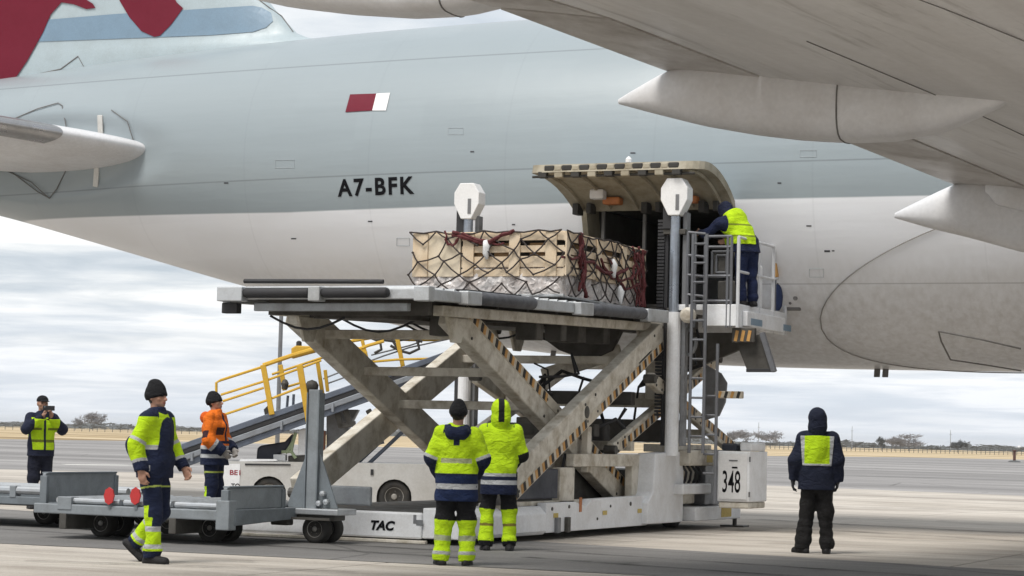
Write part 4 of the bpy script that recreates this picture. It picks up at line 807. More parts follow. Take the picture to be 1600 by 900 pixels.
MB().box(PX0+.06, XS, PY0+.03, PY0+.06, ZC-.13, ZD).build('plywood_panel', M_PLY, cr, bevel=.004)
MB().box(PX0+.04, PX0+.28, PY0+.005, PY0+.03, ZC-.13, ZD+.01).build('plank', M_WOOD, cr, bevel=.005)
rg = random.Random(5)
for z0, z1, m in ((ZD-.11, ZD, M_WOOD), (ZD-.28, ZD-.19, M_WOOD), (ZC+.0, ZC+.15, M_WOOD), (ZC-.13, ZC-.02, M_WOOD)):       # horizontal slats, rear face
    x = XS+.02
    for L in (.86, .86):
        MB().box(x, min(x+L-.008, PX1-.02), PY0+.03, PY0+.055, z0, z1+rg.uniform(-.008, .008)).build('plank', m, cr, bevel=.005); x += L
for x in (-13.28, PX1-.30, -14.0): MB().box(x, x+.17, PY0+.003, PY0+.028, ZC-.13, ZD+.005).build('plank', M_WOOD, cr, bevel=.005)
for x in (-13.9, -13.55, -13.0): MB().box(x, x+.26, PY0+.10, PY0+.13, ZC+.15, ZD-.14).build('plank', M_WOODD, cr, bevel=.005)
for z0, z1 in ((ZD-.12, ZD), (ZD-.30, ZD-.20), (ZC+.02, ZC+.17), (ZC-.10, ZC-.0)):                 # right face
    y = PY0+.03
    for L in (1.05, 1.05, 1.02):
        MB().box(PX1-.03, PX1-.005, y, min(y+L-.008, PY1-.02), z0, z1+rg.uniform(-.008, .008)).build('plank', M_WOOD, cr, bevel=.005); y += L
for y in (PY0+.02, PY0+1.2, PY0+2.2, PY1-.20): MB().box(PX1-.004, PX1+.02, y, y+.16, ZC-.12, ZD+.005).build('plank', M_WOOD, cr, bevel=.005)
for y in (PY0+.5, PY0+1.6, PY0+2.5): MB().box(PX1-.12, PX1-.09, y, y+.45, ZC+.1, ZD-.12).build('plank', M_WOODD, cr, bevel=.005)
for k in range(7):                                           # lid boards
    y = PY0+.04+k*.455; MB().box(PX0+.05, PX1-.02, y, y+.44, ZD+.001, ZD+.02).build('plank', M_WOOD, cr, bevel=.005)
MB().box(PX0+.05, PX0+.08, PY0+.04, PY1-.05, ZC-.1, ZD).build('plywood_panel', M_PLY, cr)
net = thing('cargo_net', 'dark cord cargo net with bunched maroon straps draped over the wooden crate', 'cargo net', (-13.6, 31.3, ZD))
rg = random.Random(11)
def face_pt(f, u, v):                                        # f 0 rear face, 1 right face; v from the top down
    z = ZD+.03-v*(ZD-PZ); bulge = .03+.04*max(0, v-.5)
    return Vector((PX0+(PX1-PX0)*u, PY0-bulge, z)) if f == 0 else Vector((PX1+bulge, PY0+(PY1-PY0)*u, z))
for f, nu in ((0, 6), (1, 8)):
    nv = 3; P = {}
    for i in range(nu*2+1):
        for j in range(nv*2+1):
            if (i+j) % 2: continue
            P[i, j] = face_pt(f, min(1, max(0, i/(2*nu)+rg.uniform(-.03, .03))), min(1, max(0, j/(2*nv)+rg.uniform(-.06, .06))))
    for (i, j), p in P.items():
        for di in (-1, 1):
            q = P.get((i+di, j+1))
            if q is None or rg.random() < .12: continue
            mid = (p+q)/2+Vector((0, 0, -.015)); MB().path([p, mid, q], .0115, 5).build('net_cord', M_ROPE, net)
    for (i, j), p in P.items():
        if 0 < j < 2*nv: MB().lathe(p-Vector((0, 0, .02)), (0, 0, 1), [(0, 0), (.012, .02), (.028, .02), (.04, 0)], 6).build('net_knot', M_ROPE, net)
    for i in range(0, nu*2, 2):
        if (i, 0) in P and (i+2, 0) in P: MB().path([P[i, 0], (P[i, 0]+P[i+2, 0])/2+Vector((0, .03 if f == 0 else 0, -.02)), P[i+2, 0]], .012, 5).build('net_cord', M_ROPE, net)
def bunch(pts, r, nm='maroon_strap'):
    P_ = []
    for a, b in zip(pts[:-1], pts[1:]):
        for k in range(3): P_.append(a+(b-a)*(k/3)+Vector((rg.uniform(-.02, .02), rg.uniform(-.02, .02), rg.uniform(-.02, .02))))
    P_.append(pts[-1]); MB().path(P_, [r*rg.uniform(.75, 1.25) for _ in P_], 6).build(nm, M_STRAP, net)
for k in range(2):
    bunch([face_pt(1, .16+.02*k, .0), face_pt(1, .17, .25), face_pt(1, .20, .5), face_pt(1, .17+.03*k, .75), face_pt(1, .22, .98)], .030); bunch([face_pt(1, .92+.03*k, .04), face_pt(1, .93, .3), face_pt(1, .95, .6), face_pt(1, .92+.03*k, .98)], .038)
bunch([face_pt(1, .16, .45), face_pt(1, .32, .42), face_pt(1, .45, .55), face_pt(1, .62, .5), face_pt(1, .74, .4)], .024); bunch([face_pt(1, .5, .3), face_pt(1, .6, .55), face_pt(1, .72, .75), face_pt(1, .9, .6)], .02)
for off in (0, .05): bunch([face_pt(0, .28, .02+off), face_pt(0, .36, .06+off), face_pt(0, .46, .14+off), face_pt(0, .54, .18), face_pt(0, .6, .08), face_pt(0, .68, .0)], .026)
bunch([face_pt(0, .24, .0), face_pt(0, .25, .18), face_pt(0, .28, .22), face_pt(0, .32, .12)], .018); bunch([face_pt(0, .4, .1), face_pt(0, .5, .22), face_pt(0, .62, .2)], .018)
bunch([face_pt(0, .99, .42), face_pt(1, .06, .42), face_pt(1, .16, .40)], .02)
for k in range(4): bunch([face_pt(1, .80+.045*k, .02+.1*(k % 2)), face_pt(1, .84+.03*k, .3), face_pt(1, .80+.05*k, .55), face_pt(1, .86+.03*k, .8), face_pt(1, .84+.04*k, .98)], .022)
bunch([face_pt(1, .4, .35), face_pt(1, .55, .6), face_pt(1, .7, .62), face_pt(1, .82, .5)], .02); bunch([face_pt(1, .19, .1), face_pt(1, .13, .35), face_pt(1, .2, .6), face_pt(1, .14, .9)], .024)
for f, u, v in ((1, .63, .86), (0, .50, .3), (1, .55, .45)):
    p = face_pt(f, u, v); b_ = MB(); pts = [(p.x+rg.uniform(-.1, .1), p.y+rg.uniform(-.12, .12) if f else p.y-.02, p.z+rg.uniform(-.1, .12)) for _ in range(7)]
    b_.path([p+Vector((0, -.02, .14)), p+Vector((.02, 0, .05)), p+Vector((0, .02, -.05)), p+Vector((.03, 0, -.13))], [.03, .06, .05, .02], 7); b_.build('document_bag', M_CAP, net, smooth=True)
# ------------------------------------------------------------------ pallet dollies
def atd(px, py, d):
    r = ray(px, py); return Vector((0, 0, CAM_H))+r*(d/r.dot(FW0))
M_GALV = paint('galvanised_steel', (.27, .295, .315), .5, metal=.3, amt=.6, dirt=(.6, .58, .55), scale=3); M_GALVD = paint('dull_galvanised', (.19, .215, .235), .55, metal=.25, amt=.6, dirt=(.6, .58, .55), scale=3)
M_TUBE = paint('polished_roller', (.50, .52, .54), .35, metal=.6, amt=.5, dirt=(.5, .47, .43), scale=4); M_RED = paint('red_reflector', (.50, .03, .03), .35, amt=.2)
dl = thing('pallet_dolly', 'grey galvanised pallet dolly with red reflector discs and a tall tapered end post', 'dolly', (-15.4, 24.5, 0), 'grey pallet dollies coupled in a train')
AX0, AX1, AY0, AY1 = -16.72, -13.98, 23.4, 25.75
MB().box(AX0, AX1, AY0, AY0+.09, .31, .43).build('side_beam', M_GALV, dl, bevel=.012)
MB().box(AX0, AX1, AY1-.09, AY1, .31, .43).build('side_beam', M_GALV, dl, bevel=.012)
for x in (AX0, AX1-.09): MB().box(x, x+.09, AY0+.09, AY1-.09, .315, .425).build('end_beam', M_GALV, dl, bevel=.012)
MB().box(AX0+.1, AX1-.1, AY0+.2, AY1-.2, .30, .34).build('deck_pan', M_GALVD, dl)
for k in range(9):
    x = AX0+.28+k*.28; MB().tube((x, AY0+.12, .475), (x, AY1-.12, .475), .04, 10).build('deck_roller', M_TUBE, dl)
for k in range(3):
    z = .46+.0*k; x0 = AX0+.55+k*.72; MB().tube((x0, AY0+.06, .475), (x0+.66, AY0+.06, .475), .035, 10).build('edge_roller', M_TUBE, dl)
MB().box(AX0+.35, AX0+.55, AY0-.01, AY0+.1, .36, .52).build('roller_bracket', M_GALV, dl, bevel=.01)
for y0, yl, x, zt_ in ((AY0+.12, 1.55, AX0+.05, .79), (AY0+.0, 1.35, AX1-.05, .70)):
    pn = MB().box(x-.025, x+.025, y0, y0+yl, .44, zt_).build('guide_plate', M_GALV, dl, bevel=.012)
    MB().box(x-.05, x+.05, y0-.01, y0+.05, .40, zt_-.03).build('plate_flange', M_GALVD, pn, bevel=.008); MB().box(x-.05, x+.05, y0+yl-.06, y0+yl+.01, .40, zt_-.03).build('plate_flange', M_GALVD, pn, bevel=.008)
    MB().box(x-.045, x+.045, y0+.02, y0+yl-.02, zt_-.005, zt_+.015).build('plate_lip', M_GALVD, pn, bevel=.005)
MB().box(AX1-.16, AX1+.02, AY0-.015, AY0+.16, .20, .55).build('corner_post', M_GALV, dl, bevel=.012)
MB().prism([(AX1-.02, AY0+.12, .44), (AX1-.02, AY0+1.7, .44), (AX1-.02, AY0+1.5, .30), (AX1-.02, AY0+.12, .25)], (.05, 0, 0)).build('end_channel', M_GALVD, dl, bevel=.01)
for px in (170, 211):
    q = at(px, 775, 1, AY0-.03); rd = MB(); pts = []
    for i in range(16): a = 2*math.pi*i/16; r = .088*(1+.05*math.cos(8*a)); pts.append((q.x+r*.8*math.cos(a), AY0-.03, q.z+r*1.15*math.sin(a)))
    rd.prism(pts, (0, .02, 0)); rd.build('reflector_disc', M_RED, dl); MB().box(q.x-.02, q.x+.02, AY0-.012, AY0+.01, .4, q.z).build('reflector_stem', M_GALVD, dl)
# tall tapered end post
PXc, PYc = at(491, 700, 1, 25.15).x, 25.15
po = MB().box(PXc-.075, PXc+.075, PYc-.05, PYc+.05, .40, 1.90).build('end_post', M_GALV, dl, bevel=.01)
MB().box(PXc-.09, PXc-.075, PYc-.07, PYc+.07, .40, 1.86).build('post_flange', M_GALVD, po); MB().box(PXc+.075, PXc+.09, PYc-.07, PYc+.07, .40, 1.86).build('post_flange', M_GALVD, po)
MB().prism([(PXc-.36, PYc-.02, .44), (PXc-.09, PYc-.02, .44), (PXc-.09, PYc-.02, 1.12)], (0, .03, 0)).build('post_gusset', M_GALVD, po, bevel=.004)
MB().prism([(PXc+.36, PYc-.02, .44), (PXc+.09, PYc-.02, .44), (PXc+.09, PYc-.02, 1.12)], (0, .03, 0)).build('post_gusset', M_GALVD, po, bevel=.004)
MB().box(PXc-.46, PXc+.46, PYc-.2, PYc+.3, .36, .435).build('post_base', M_TUBE, po, bevel=.012); MB().box(PXc-.6, PXc+.36, PYc-.1, PYc+.2, .29, .36).build('post_foot', M_UNDER, po, bevel=.015)
for dx, z in ((.17, .62), (.12, .5), (.22, .52)): MB().lathe((PXc+dx, PYc-.03, z), (0, -1, 0), [(0, .035), (.05, .035), (.06, 0)], 8).build('post_bolt', M_TUBE, po)
MB().box(PXc-.45, PXc-.2, PYc-.25, PYc-.1, .22, .36).build('latch_block', M_UNDER, po, bevel=.02); MB().box(PXc-.35, PXc+.4, PYc-.3, PYc-.27, .3, .33).build('latch_bar', M_UNDER, po)
for (px, py) in ((158, 840), (328, 848)):
    g_ = ground(px, py); r = .18
    for dy in (0, .30): wheel((g_.x+dy*.12, max(g_.y, AY0-.05)+.05+dy, r), (0, -1, 0), r, .17, dl)
    MB().box(g_.x-.05, g_.x+.05, AY0+.0, AY0+.6, .13, .32).build('axle_fork', M_UNDER, dl, bevel=.01)
for dy in (0, .30): wheel((PXc+.05, PYc+.05+dy, .18), (0, -1, 0), .18, .17, dl)
MB().box(PXc-.0, PXc+.1, PYc+.1, PYc+.4, .13, .36).build('axle_fork', M_UNDER, dl, bevel=.01)
wheel((AX0+.5, AY1-.05, .18), (0, -1, 0), .18, .17, dl)
d2 = thing('pallet_dolly', 'grey pallet dolly with long rollers, at the left edge of the photo', 'dolly', (-19, 26, 0), 'grey pallet dollies coupled in a train')
BX0, BX1, BY0, BY1 = -21.6, -17.35, 25.55, 27.9
for y in (BY0, BY1-.09): MB().box(BX0, BX1, y, y+.09, .31, .42).build('side_beam', M_GALVD, d2, bevel=.012)
for x in (BX0, BX1-.09): MB().box(x, x+.09, BY0+.09, BY1-.09, .315, .415).build('end_beam', M_GALVD, d2, bevel=.012)
MB().box(BX0+.1, BX1-.1, BY0+.2, BY1-.2, .29, .33).build('deck_pan', M_UNDER, d2)
for y, z in ((BY0+.05, .50), (BY0+.3, .50), (BY0+.9, .50), (BY0+1.5, .50)): MB().tube((BX0+.05, y, z), (BX1-.02, y, z), .055, 10).build('long_roller', M_TUBE, d2)
for k in range(4): x = BX1-.4-k*.9; MB().box(x, x+.1, BY0-.01, BY0+.12, .40, .56).build('roller_bracket', M_GALV, d2, bevel=.01)
MB().box(-19.95, -19.5, BY0+.1, BY0+.14, .42, .85).build('guide_plate', M_GALV, d2, bevel=.01)
for (px, py) in ((72, 820),):
    g_ = ground(px, py)
    for dy in (0, .32): wheel((g_.x+dy*.1, g_.y+dy, .18), (0, -1, 0), .18, .17, d2)
    MB().box(g_.x-.05, g_.x+.05, g_.y, g_.y+.5, .13, .32).build('axle_fork', M_UNDER, d2, bevel=.01)
wheel((-20.9, BY0+.2, .18), (0, -1, 0), .18, .17, d2); wheel((-20.9, BY1-.2, .18), (0, -1, 0), .18, .17, d2); wheel((-17.9, BY1-.2, .18), (0, -1, 0), .18, .17, d2)
MB().path([(BX1-.05, 26.3, .37), (-17.0, 25.6, .36), (-16.8, 24.6, .37)], .04, 8).build('tow_bar', M_TUBE, d2)
MB().box(-17.55, -17.3, BY0-.03, BY0+.25, .16, .31).build('coupling_block', M_UNDER, d2, bevel=.015)
MB().path([(-20.0, BY0-.02, .62), (-19.7, BY0-.02, .58), (-19.3, BY0-.02, .42), (-19.2, BY0-.02, .33)], .016, 6).build('brake_cable', M_TUBE, d2)
# ------------------------------------------------------------------ belt loader behind
M_BODYW = paint('belt_loader_shaded_white', (.52, .515, .50), .5, amt=.5, dirt=(.6, .56, .5), scale=2); M_BLUEG = paint('belt_frame_blue_grey', (.135, .16, .21), .5, metal=.15, amt=.5); M_LGREY = paint('belt_frame_light_grey', (.26, .28, .31), .5, metal=.15, amt=.5)  # body white greyed down, the shadow it stands in put into the colour
M_YEL = paint('yellow_rail_paint', (.66, .40, .035), .5, amt=.4, dirt=(.6, .5, .4)); M_REDT = paint('red_lettering', (.30, .02, .04), .5); M_RUST = paint('rusty_brown', (.22, .09, .05), .7, amt=.5); M_LGREEN = paint('pale_green_lever', (.33, .40, .24), .6, amt=.3)
DB = 39.6
bl = thing('belt_loader', 'white belt loader with a raised grey conveyor and yellow handrails, parked behind the cargo loader', 'belt loader', atd(500, 797, DB+.8).xy.to_3d())
E1, E2 = RT0, FW0
def P2(px, py, dd=0.0): return atd(px, py, DB+dd)
ax_, bx_ = P2(345, 760), P2(665, 760); L = (bx_-ax_).length
w1, w2 = (P2(420, 760)-ax_).length, (P2(616, 760)-ax_).length
def U(u, z, d=0.0): return Vector((ax_.x, ax_.y, 0))+E1*u+E2*d+Vector((0, 0, z))
side = [(0, .18), (0, .70), (.10, .84), (L, .86), (L, .18)]
def arch(c, r): return [(c+r*math.cos(a), .30+r*math.sin(a)) for a in [math.pi*i/10 for i in range(11)]]
prof_ = [(0, .18), (0, .74), (.12, .84), (L, .87), (L+2.2, .87), (L+2.2, .18)]+[(w2+.30, .18)]+[p for p in arch(w2, .30)]+[(w2-.30, .18), (w1+.30, .18)]+arch(w1, .30)+[(w1-.30, .18)]
bb = MB().prism([U(u, z) for u, z in prof_], E2*1.7)
body = bb.build('body', M_BODYW, bl)
for c in (w1, w2):
    wh = MB().box(0, 1, 0, 1, 0, 1); wh = MB(); o_ = U(c, .30, .13); wheel(o_, -E2, .28, .2, bl); wheel(U(c, .30, 1.55), E2, .28, .2, bl)
    MB().prism([U(u, z, .3) for u, z in arch(c, .31)], E2*.02).build('wheel_well', M_UNDER, bl)
MB().prism([U(u, z, -.012) for u, z in ((w1-.42, .775), (w1+.36, .79), (w1+.36, .815), (w1-.42, .805))], E2*.01).build('body_slot', M_RUBBER, body)
MB().prism([U(u, z, .06) for u, z in ((L-.95, .66), (L-.90, .66), (L-.90, .76), (L-.95, .76))], E2*-.075).build('body_vent', M_RUBBER, body)
MB().prism([U(u, z, -.008) for u, z in ((-.0, .40), (.32, .40), (.32, .80), (.0, .78))], E2*.007).build('front_panel', M_LWHITE, body)
def side_text(tx, px, py, h, w, m):
    q = P2(px, py, -.012); me = text_mesh(tx, 1.0, .02); xs_ = [v.co.x for v in me.vertices]; ys_ = [v.co.y for v in me.vertices]; a0, a1, b0, b1 = min(xs_), max(xs_), min(ys_), max(ys_)
    for v in me.vertices: v.co = q+E1*((v.co.x-a0)/(a1-a0)*w)+Vector((0, 0, (v.co.y-b0)/(b1-b0)*h))
    me.materials.append(m); link('lettering', me, body)
side_text('BE1', 359, 742, .085, .18, M_REDT); side_text('TO', 361, 763, .085, .15, M_BLACKT)
for z in (.26, .34, .42): MB().prism([U(u, z2, -.02) for u, z2 in ((-.28, z), (-.06, z), (-.06, z+.05), (-.28, z+.05))], E2*.3).build('front_grille_bar', M_LGREEN if z == .34 else M_UNDER, body)
MB().prism([U(u, z, .1) for u, z in ((-.30, .2), (0, .2), (0, .5), (-.30, .46))], E2*1.4).build('front_bumper', M_BODYW, body, bevel=.02)
MB().prism([U(u, z, .02) for u, z in ((.30, .84), (.95, .86), (.93, .89), (.32, .88))], E2*.6).build('seat_deck', M_LWHITE, body)
# driver's seat and levers under the conveyor
st = MB().prism([P2(*q, .35) for q in ((400, 722), (402, 700), (408, 696), (445, 690), (457, 677), (452, 700), (432, 712), (428, 722))], E2*.5); st.build('driver_seat', M_NAVYP, bl, bevel=.03)
MB().prism([P2(*q, .3) for q in ((427, 720), (427, 710), (446, 710), (446, 720))], E2*.3).build('seat_box', M_LWHITE, bl, bevel=.01)
for pts in (((462, 676), (458, 690), (455, 705), (462, 716)), ((458, 690), (452, 700), (446, 708)), ((455, 705), (440, 706))): MB().path([P2(*q, .3) for q in pts], .03, 7).build('control_lever', M_LGREEN, bl)
MB().prism([P2(*q, .35) for q in ((450, 723), (450, 712), (484, 711), (484, 723))], E2*.6).build('engine_cover', M_UNDER, bl, bevel=.02)
MB().prism([P2(*q, .3) for q in ((466, 710), (466, 672), (474, 669), (483, 672), (483, 710))], E2*.5).build('white_cabinet', M_LWHITE, bl, bevel=.015)
MB().prism([P2(*q, .3) for q in ((499, 708), (500, 672), (508, 673), (507, 708))], E2*.2).build('brown_post', M_RUST, bl, bevel=.01)
MB().prism([P2(*q, .45) for q in ((510, 712), (510, 640), (560, 640), (545, 668), (545, 712))], E2*.5).build('conveyor_support', M_GREYB, bl, bevel=.015)
for q0, q1 in (((527, 645), (533, 668)), ((540, 640), (548, 665)), ((530, 665), (556, 662)), ((575, 640), (583, 655))): MB().beam(P2(*q0, .2), P2(*q1, .2), .07, .10).build('support_fitting', M_UNDER, bl, bevel=.015)
for q0, q1 in (((556, 726), (622, 664)), ((566, 734), (630, 674)), ((560, 700), (600, 690))): MB().tube(P2(*q0, .9), P2(*q1, .9), .035, 8).build('lift_strut', M_BLUEG, bl)
# conveyor: side frames either side of a dark belt
def line(px, off, dd): return P2(px, 668-.350*(px-358)+off, dd)
def lerp2(o0, o1, h, dep, m, nm, dd, x0=283, x1=760): 
    a, b = line(x0, o0, dd), line(x1, o1, dd); MB().prism([a, b, b+Vector((0, 0, h)), a+Vector((0, 0, h))], E2*dep).build(nm, m, bl, bevel=.01)
lerp2(9, 9, .105, .08, M_BLUEG, 'conveyor_upper_frame', 0); lerp2(17, 17, .085, .06, M_RUBBER, 'belt_edge', .012); lerp2(27, 25, .10, .08, M_LGREY, 'conveyor_lower_frame', -.01); lerp2(38, 34, .11, .08, M_BLUEG, 'conveyor_lower_flange', .03)
lerp2(9, 9, .105, .08, M_BLUEG, 'conveyor_upper_frame', 1.0); lerp2(28, 26, .14, .06, M_LGREY, 'conveyor_lower_frame', 1.02)
a, b = line(283, 6, .09), line(760, 6, .09); MB().add([a, b, b+E2*.9, a+E2*.9], [(0, 1, 2, 3)]).build('conveyor_belt', M_RUBBER, bl)
MB().tube(line(281, 16, .05), line(281, 16, 1.0), .09, 12).build('end_roller', M_GREYB, bl)
for px in (300, 352, 440, 520, 600, 690): MB().beam(line(px, 32, -.02), line(px, 19, -.02), .04, .03).build('frame_cleat', M_LGREY, bl)
# yellow handrails
def rail(pts, r=.022, m=None, dd=.02): MB().path([P2(*q, dd) for q in pts], r, 7).build('handrail', m or M_YEL, bl)
def post(q0, q1, w, dd=.0): MB().beam(P2(*q0, dd), P2(*q1, dd), w, .05, tuple(E2)).build('handrail_post', M_YEL, bl, bevel=.008)
rail(((338, 640), (338, 598), (345, 594), (411, 573)), .024); rail(((345, 617), (412, 596), (465, 577), (502, 563))); rail(((348, 627), (412, 606))); rail(((350, 648), (416, 626), (472, 604)))
post((411, 570), (425, 648), .095); post((468, 570), (483, 660), .11); post((438, 570), (445, 610), .08, .9); post((496, 565), (504, 616), .07, .9)
rail(((411, 571), (455, 556), (500, 543), (527, 537)), .04); rail(((425, 585), (500, 560), (560, 545)), .022, None, .9); rail(((440, 607), (470, 598)), .022, None, .9)
MB().prism([P2(*q, .3) for q in ((455, 560), (455, 544), (462, 540), (492, 541), (492, 550))], E2*.3).build('beacon_housing', M_YEL, bl, bevel=.015)
MB().lathe(P2(467, 541, .45), (0, 0, 1), [(0, .05), (.07, .05), (.09, .03), (.1, 0)], 12).build('beacon_lamp', M_RUBBER, bl)
rail(((527, 537), (585, 527), (640, 531), (690, 531)), .03, None, .9); rail(((530, 532), (560, 545), (573, 552)), .03); rail(((545, 552), (575, 540), (600, 533)), .03); post((566, 532), (577, 575), .06, .4); post((620, 525), (631, 580), .075, .2)
rail(((575, 566), (620, 562), (690, 560)), .022, None, .1); rail(((620, 575), (690, 565)), .018, None, .9)
rail(((505, 592), (540, 578), (600, 556), (640, 543), (700, 530)), .014, M_GREYB, .5); rail(((510, 600), (560, 582), (590, 572)), .014, M_GREYB, .6); rail(((580, 555), (640, 540), (660, 533)), .014, M_GREYB, .7)
for pts in (((585, 552), (596, 546), (594, 534), (580, 528)), ((610, 540), (625, 548), (640, 552), (655, 545), (652, 532)), ((612, 530), (622, 545), (630, 570)), ((590, 530), (615, 533), (645, 528), (660, 534))): MB().path([P2(*q, .4) for q in pts], .026, 6).build('hydraulic_hose', M_UNDER, bl)
post((508, 578), (512, 612), .06, .5)
MB().lathe(P2(487, 614, .35), (0, 0, 1), [(0, .07), (.06, .11), (.14, .12), (.2, .08), (.23, 0)], 12).build('drive_motor', M_UNDER, bl, smooth=True)
for q0, q1 in (((418, 646), (424, 634)), ((392, 640), (400, 655))): pass
MB().prism([P2(*q, .1) for q in ((414, 650), (412, 640), (418, 634), (421, 648))], E2*.2).build('pivot_lug', M_UNDER, bl)
MB().lathe(P2(445, 608, .8), (0, 0, 1), [(0, .05), (.1, .07), (.16, .04), (.18, 0)], 10).build('work_lamp', M_UNDER, bl)
for q0, q1 in (((448, 640), (450, 618)), ((458, 636), (459, 616))): MB().tube(P2(*q0, .9), P2(*q1, .9), .025, 6).build('lamp_stem', M_BLUEG, bl)
# floodlight post behind
g_ = atd(433, 700, 62); g_.z = 0; lp_ = thing('floodlight_post', 'slim dark grey post standing behind the belt loader, rising past its yellow rails', 'lamp post', g_)
MB().lathe(g_, (0, 0, 1), [(0, .12), (.05, .12), (.06, .065), (5.4, .055), (5.45, 0)], 10).build('pole', M_GREYB, lp_); MB().box(g_.x-.3, g_.x+.3, g_.y-.1, g_.y+.1, 5.4, 5.55).build('lamp_head', M_GREYB, lp_, bevel=.03)
# ------------------------------------------------------------------ far field: trees, fence, masts, markers
M_BARK = paint('bare_bark', (.14, .13, .13), .95, amt=.3, scale=.5, bmp=0); M_TWIG = paint('bare_twigs', (.24, .23, .235), 1, amt=.4, scale=.3, bmp=0); M_BUSH = paint('dark_scrub', (.10, .105, .105), 1, amt=.5, scale=.2, bmp=0)
def bare_tree(px, base_py, w_px, h_px, D, seed, dense, label):
    """trunk, limbs and a crown of fine twigs; sizes read at distance D"""
    rg = random.Random(seed); s = CAM_F/D; h, w = .80*h_px/s, .86*w_px/s; g = atd(px, base_py, D); g.z = 0
    t_ = thing('bare_tree', label, 'tree', g, 'bare winter trees on the horizon')
    tr = MB(); cw = MB(); nodes_ = []
    def grow(p, d, L, r, k):
        q = p+d*L; (tr if k < 2 else cw).tube(p, q, r, 5 if k < 2 else 3, r*.65, caps=False)
        if k >= 4: nodes_.append(q); return
        for _ in range(4 if k else 5):
            e = (d+Vector((rg.gauss(0, .55)*w/h*1.6, rg.gauss(0, .55)*w/h*1.6, rg.gauss(.05, .3)))).normalized()
            grow(p+d*L*rg.uniform(.55, 1.0), e, L*rg.uniform(.62, .85), r*.55, k+1)
    grow(g, Vector((0, 0, 1)), h*.30, h*.028, 0)
    for q in nodes_:
        for _ in range(dense):
            v = Vector((rg.gauss(0, 1), rg.gauss(0, 1), rg.gauss(.3, 1)))*h*.055; n_ = v.cross(Vector((rg.random(), rg.random(), rg.random()))).normalized()*h*.011; cw.add([q-n_, q+n_, q+v], [(0, 1, 2)])
    tr.build('trunk', M_BARK, t_); o = cw.build('crown', M_TWIG if dense < 8 else M_BUSH, t_)
    mn, mx = min(v[2] for v in cw.v), max(v[2] for v in cw.v); xs_ = [Vector(v).dot(RT0) for v in cw.v]; gx = g.dot(RT0); fx = w/(max(xs_)-min(xs_)); fz = h/(mx)
    for m_ in (o.data, t_.children[0].data):
        for v in m_.vertices:
            c = v.co; dx = c.dot(RT0)-gx; v.co = c+RT0*(dx*(fx-1)); v.co.z = c.z*fz
    return t_
TR = [(145, 668, 40, 30, 700, 1, 5, 'pair-wide bare tree on the left horizon, just right of the man filming'), (118, 667, 22, 24, 760, 2, 5, 'slim bare tree beside the man filming, on the horizon'),
      (1142, 694, 26, 32, 640, 3, 4, 'bare tree rising beside the loader number box on the horizon'), (1162, 694, 30, 26, 700, 8, 3, 'thin pale bare tree just right of the loader on the horizon'), (1202, 696, 40, 24, 700, 4, 3, 'low spreading pale bare tree left of the hooded man'),
      (1377, 702, 24, 26, 640, 5, 9, 'small dark dense bare tree right of the hooded man'), (1398, 703, 30, 20, 660, 9, 7, 'low bushy bare tree between a dark tree and the broadest tree'), (1420, 703, 46, 34, 680, 6, 4, 'broadest pale bare tree on the right horizon'), (1496, 706, 32, 24, 640, 7, 10, 'dark bushy tree standing alone toward the right edge')]
for a in TR: bare_tree(*a)
rg = random.Random(21); tl = MB()
for i in range(9000):                                        # the far wood along the horizon, one mass
    px = rg.uniform(-60, 1660); D = rg.uniform(1150, 1500); s = CAM_F/D; hh = (4+5*abs(math.sin(px*.013)+.6*math.sin(px*.041+1)))*.75/s
    g = atd(px, 682, D); g.z = 0; zc = hh*rg.random()**1.3; r = rg.uniform(.5, 1.5)
    tl.add([g+Vector((rg.gauss(0, r)*2.5, rg.gauss(0, r), zc+rg.gauss(0, r*.5))) for _ in range(3)], [(0, 1, 2)])
o = tl.build('distant_wood', M_BUSH); o['kind'] = 'stuff'; o['label'] = 'low dark line of distant scrub along the horizon'
fn = thing('airfield_fence', 'low dark perimeter fence running along the far edge of the dry grass', 'fence', atd(1300, 700, 520).xy.to_3d())
pp = [atd(px, 690, 520+.0*px) for px in range(1120, 1660, 7)]
for i, p in enumerate(pp):
    if i % 1 == 0: MB().box(p.x-.05, p.x+.05, p.y-.05, p.y+.05, 0, 1.9*(.85+.15*math.sin(i*2.3))).build('fence_post', M_BUSH, fn)
for z in (.5, .9, 1.3): MB().path([(p.x, p.y, z) for p in pp], .06, 4).build('fence_rail', M_BUSH, fn)
fn2 = thing('airfield_fence', 'low grey perimeter fence behind the dry grass, on the left side', 'fence', atd(200, 668, 560).xy.to_3d())
pp = [atd(px, 670, 560) for px in range(-40, 340, 12)]
for p in pp: MB().box(p.x-.05, p.x+.05, p.y-.05, p.y+.05, 0, 1.3).build('fence_post', M_BUSH, fn2)
for z in (.6, 1.4): MB().path([(p.x, p.y, z) for p in pp], .05, 4).build('fence_rail', M_BUSH, fn2)
M_MAST = paint('distant_mast_grey', (.30, .31, .33), .8, bmp=0)
for px, top, lab in ((1185, 660, 'thin distant mast just right of the loader'), (1331, 666, 'thin distant mast right of the hooded man'), (1485, 672, 'thin distant mast above the lone dark bushy tree')):
    D = 800; g = atd(px, 700, D); z = atd(px, top, D).z; g.z = 0; o = thing('radio_mast', lab, 'mast', g, 'thin masts on the right horizon'); MB().tube(g, (g.x, g.y, z), .16, 5, .09).build('pole', M_MAST, o)
    MB().tube((g.x-.5, g.y, z*.8), (g.x+.5, g.y, z*.8), .07, 4).build('cross_arm', M_MAST, o)
M_POSTR = paint('dark_red_post', (.10, .045, .035), .8, bmp=0)
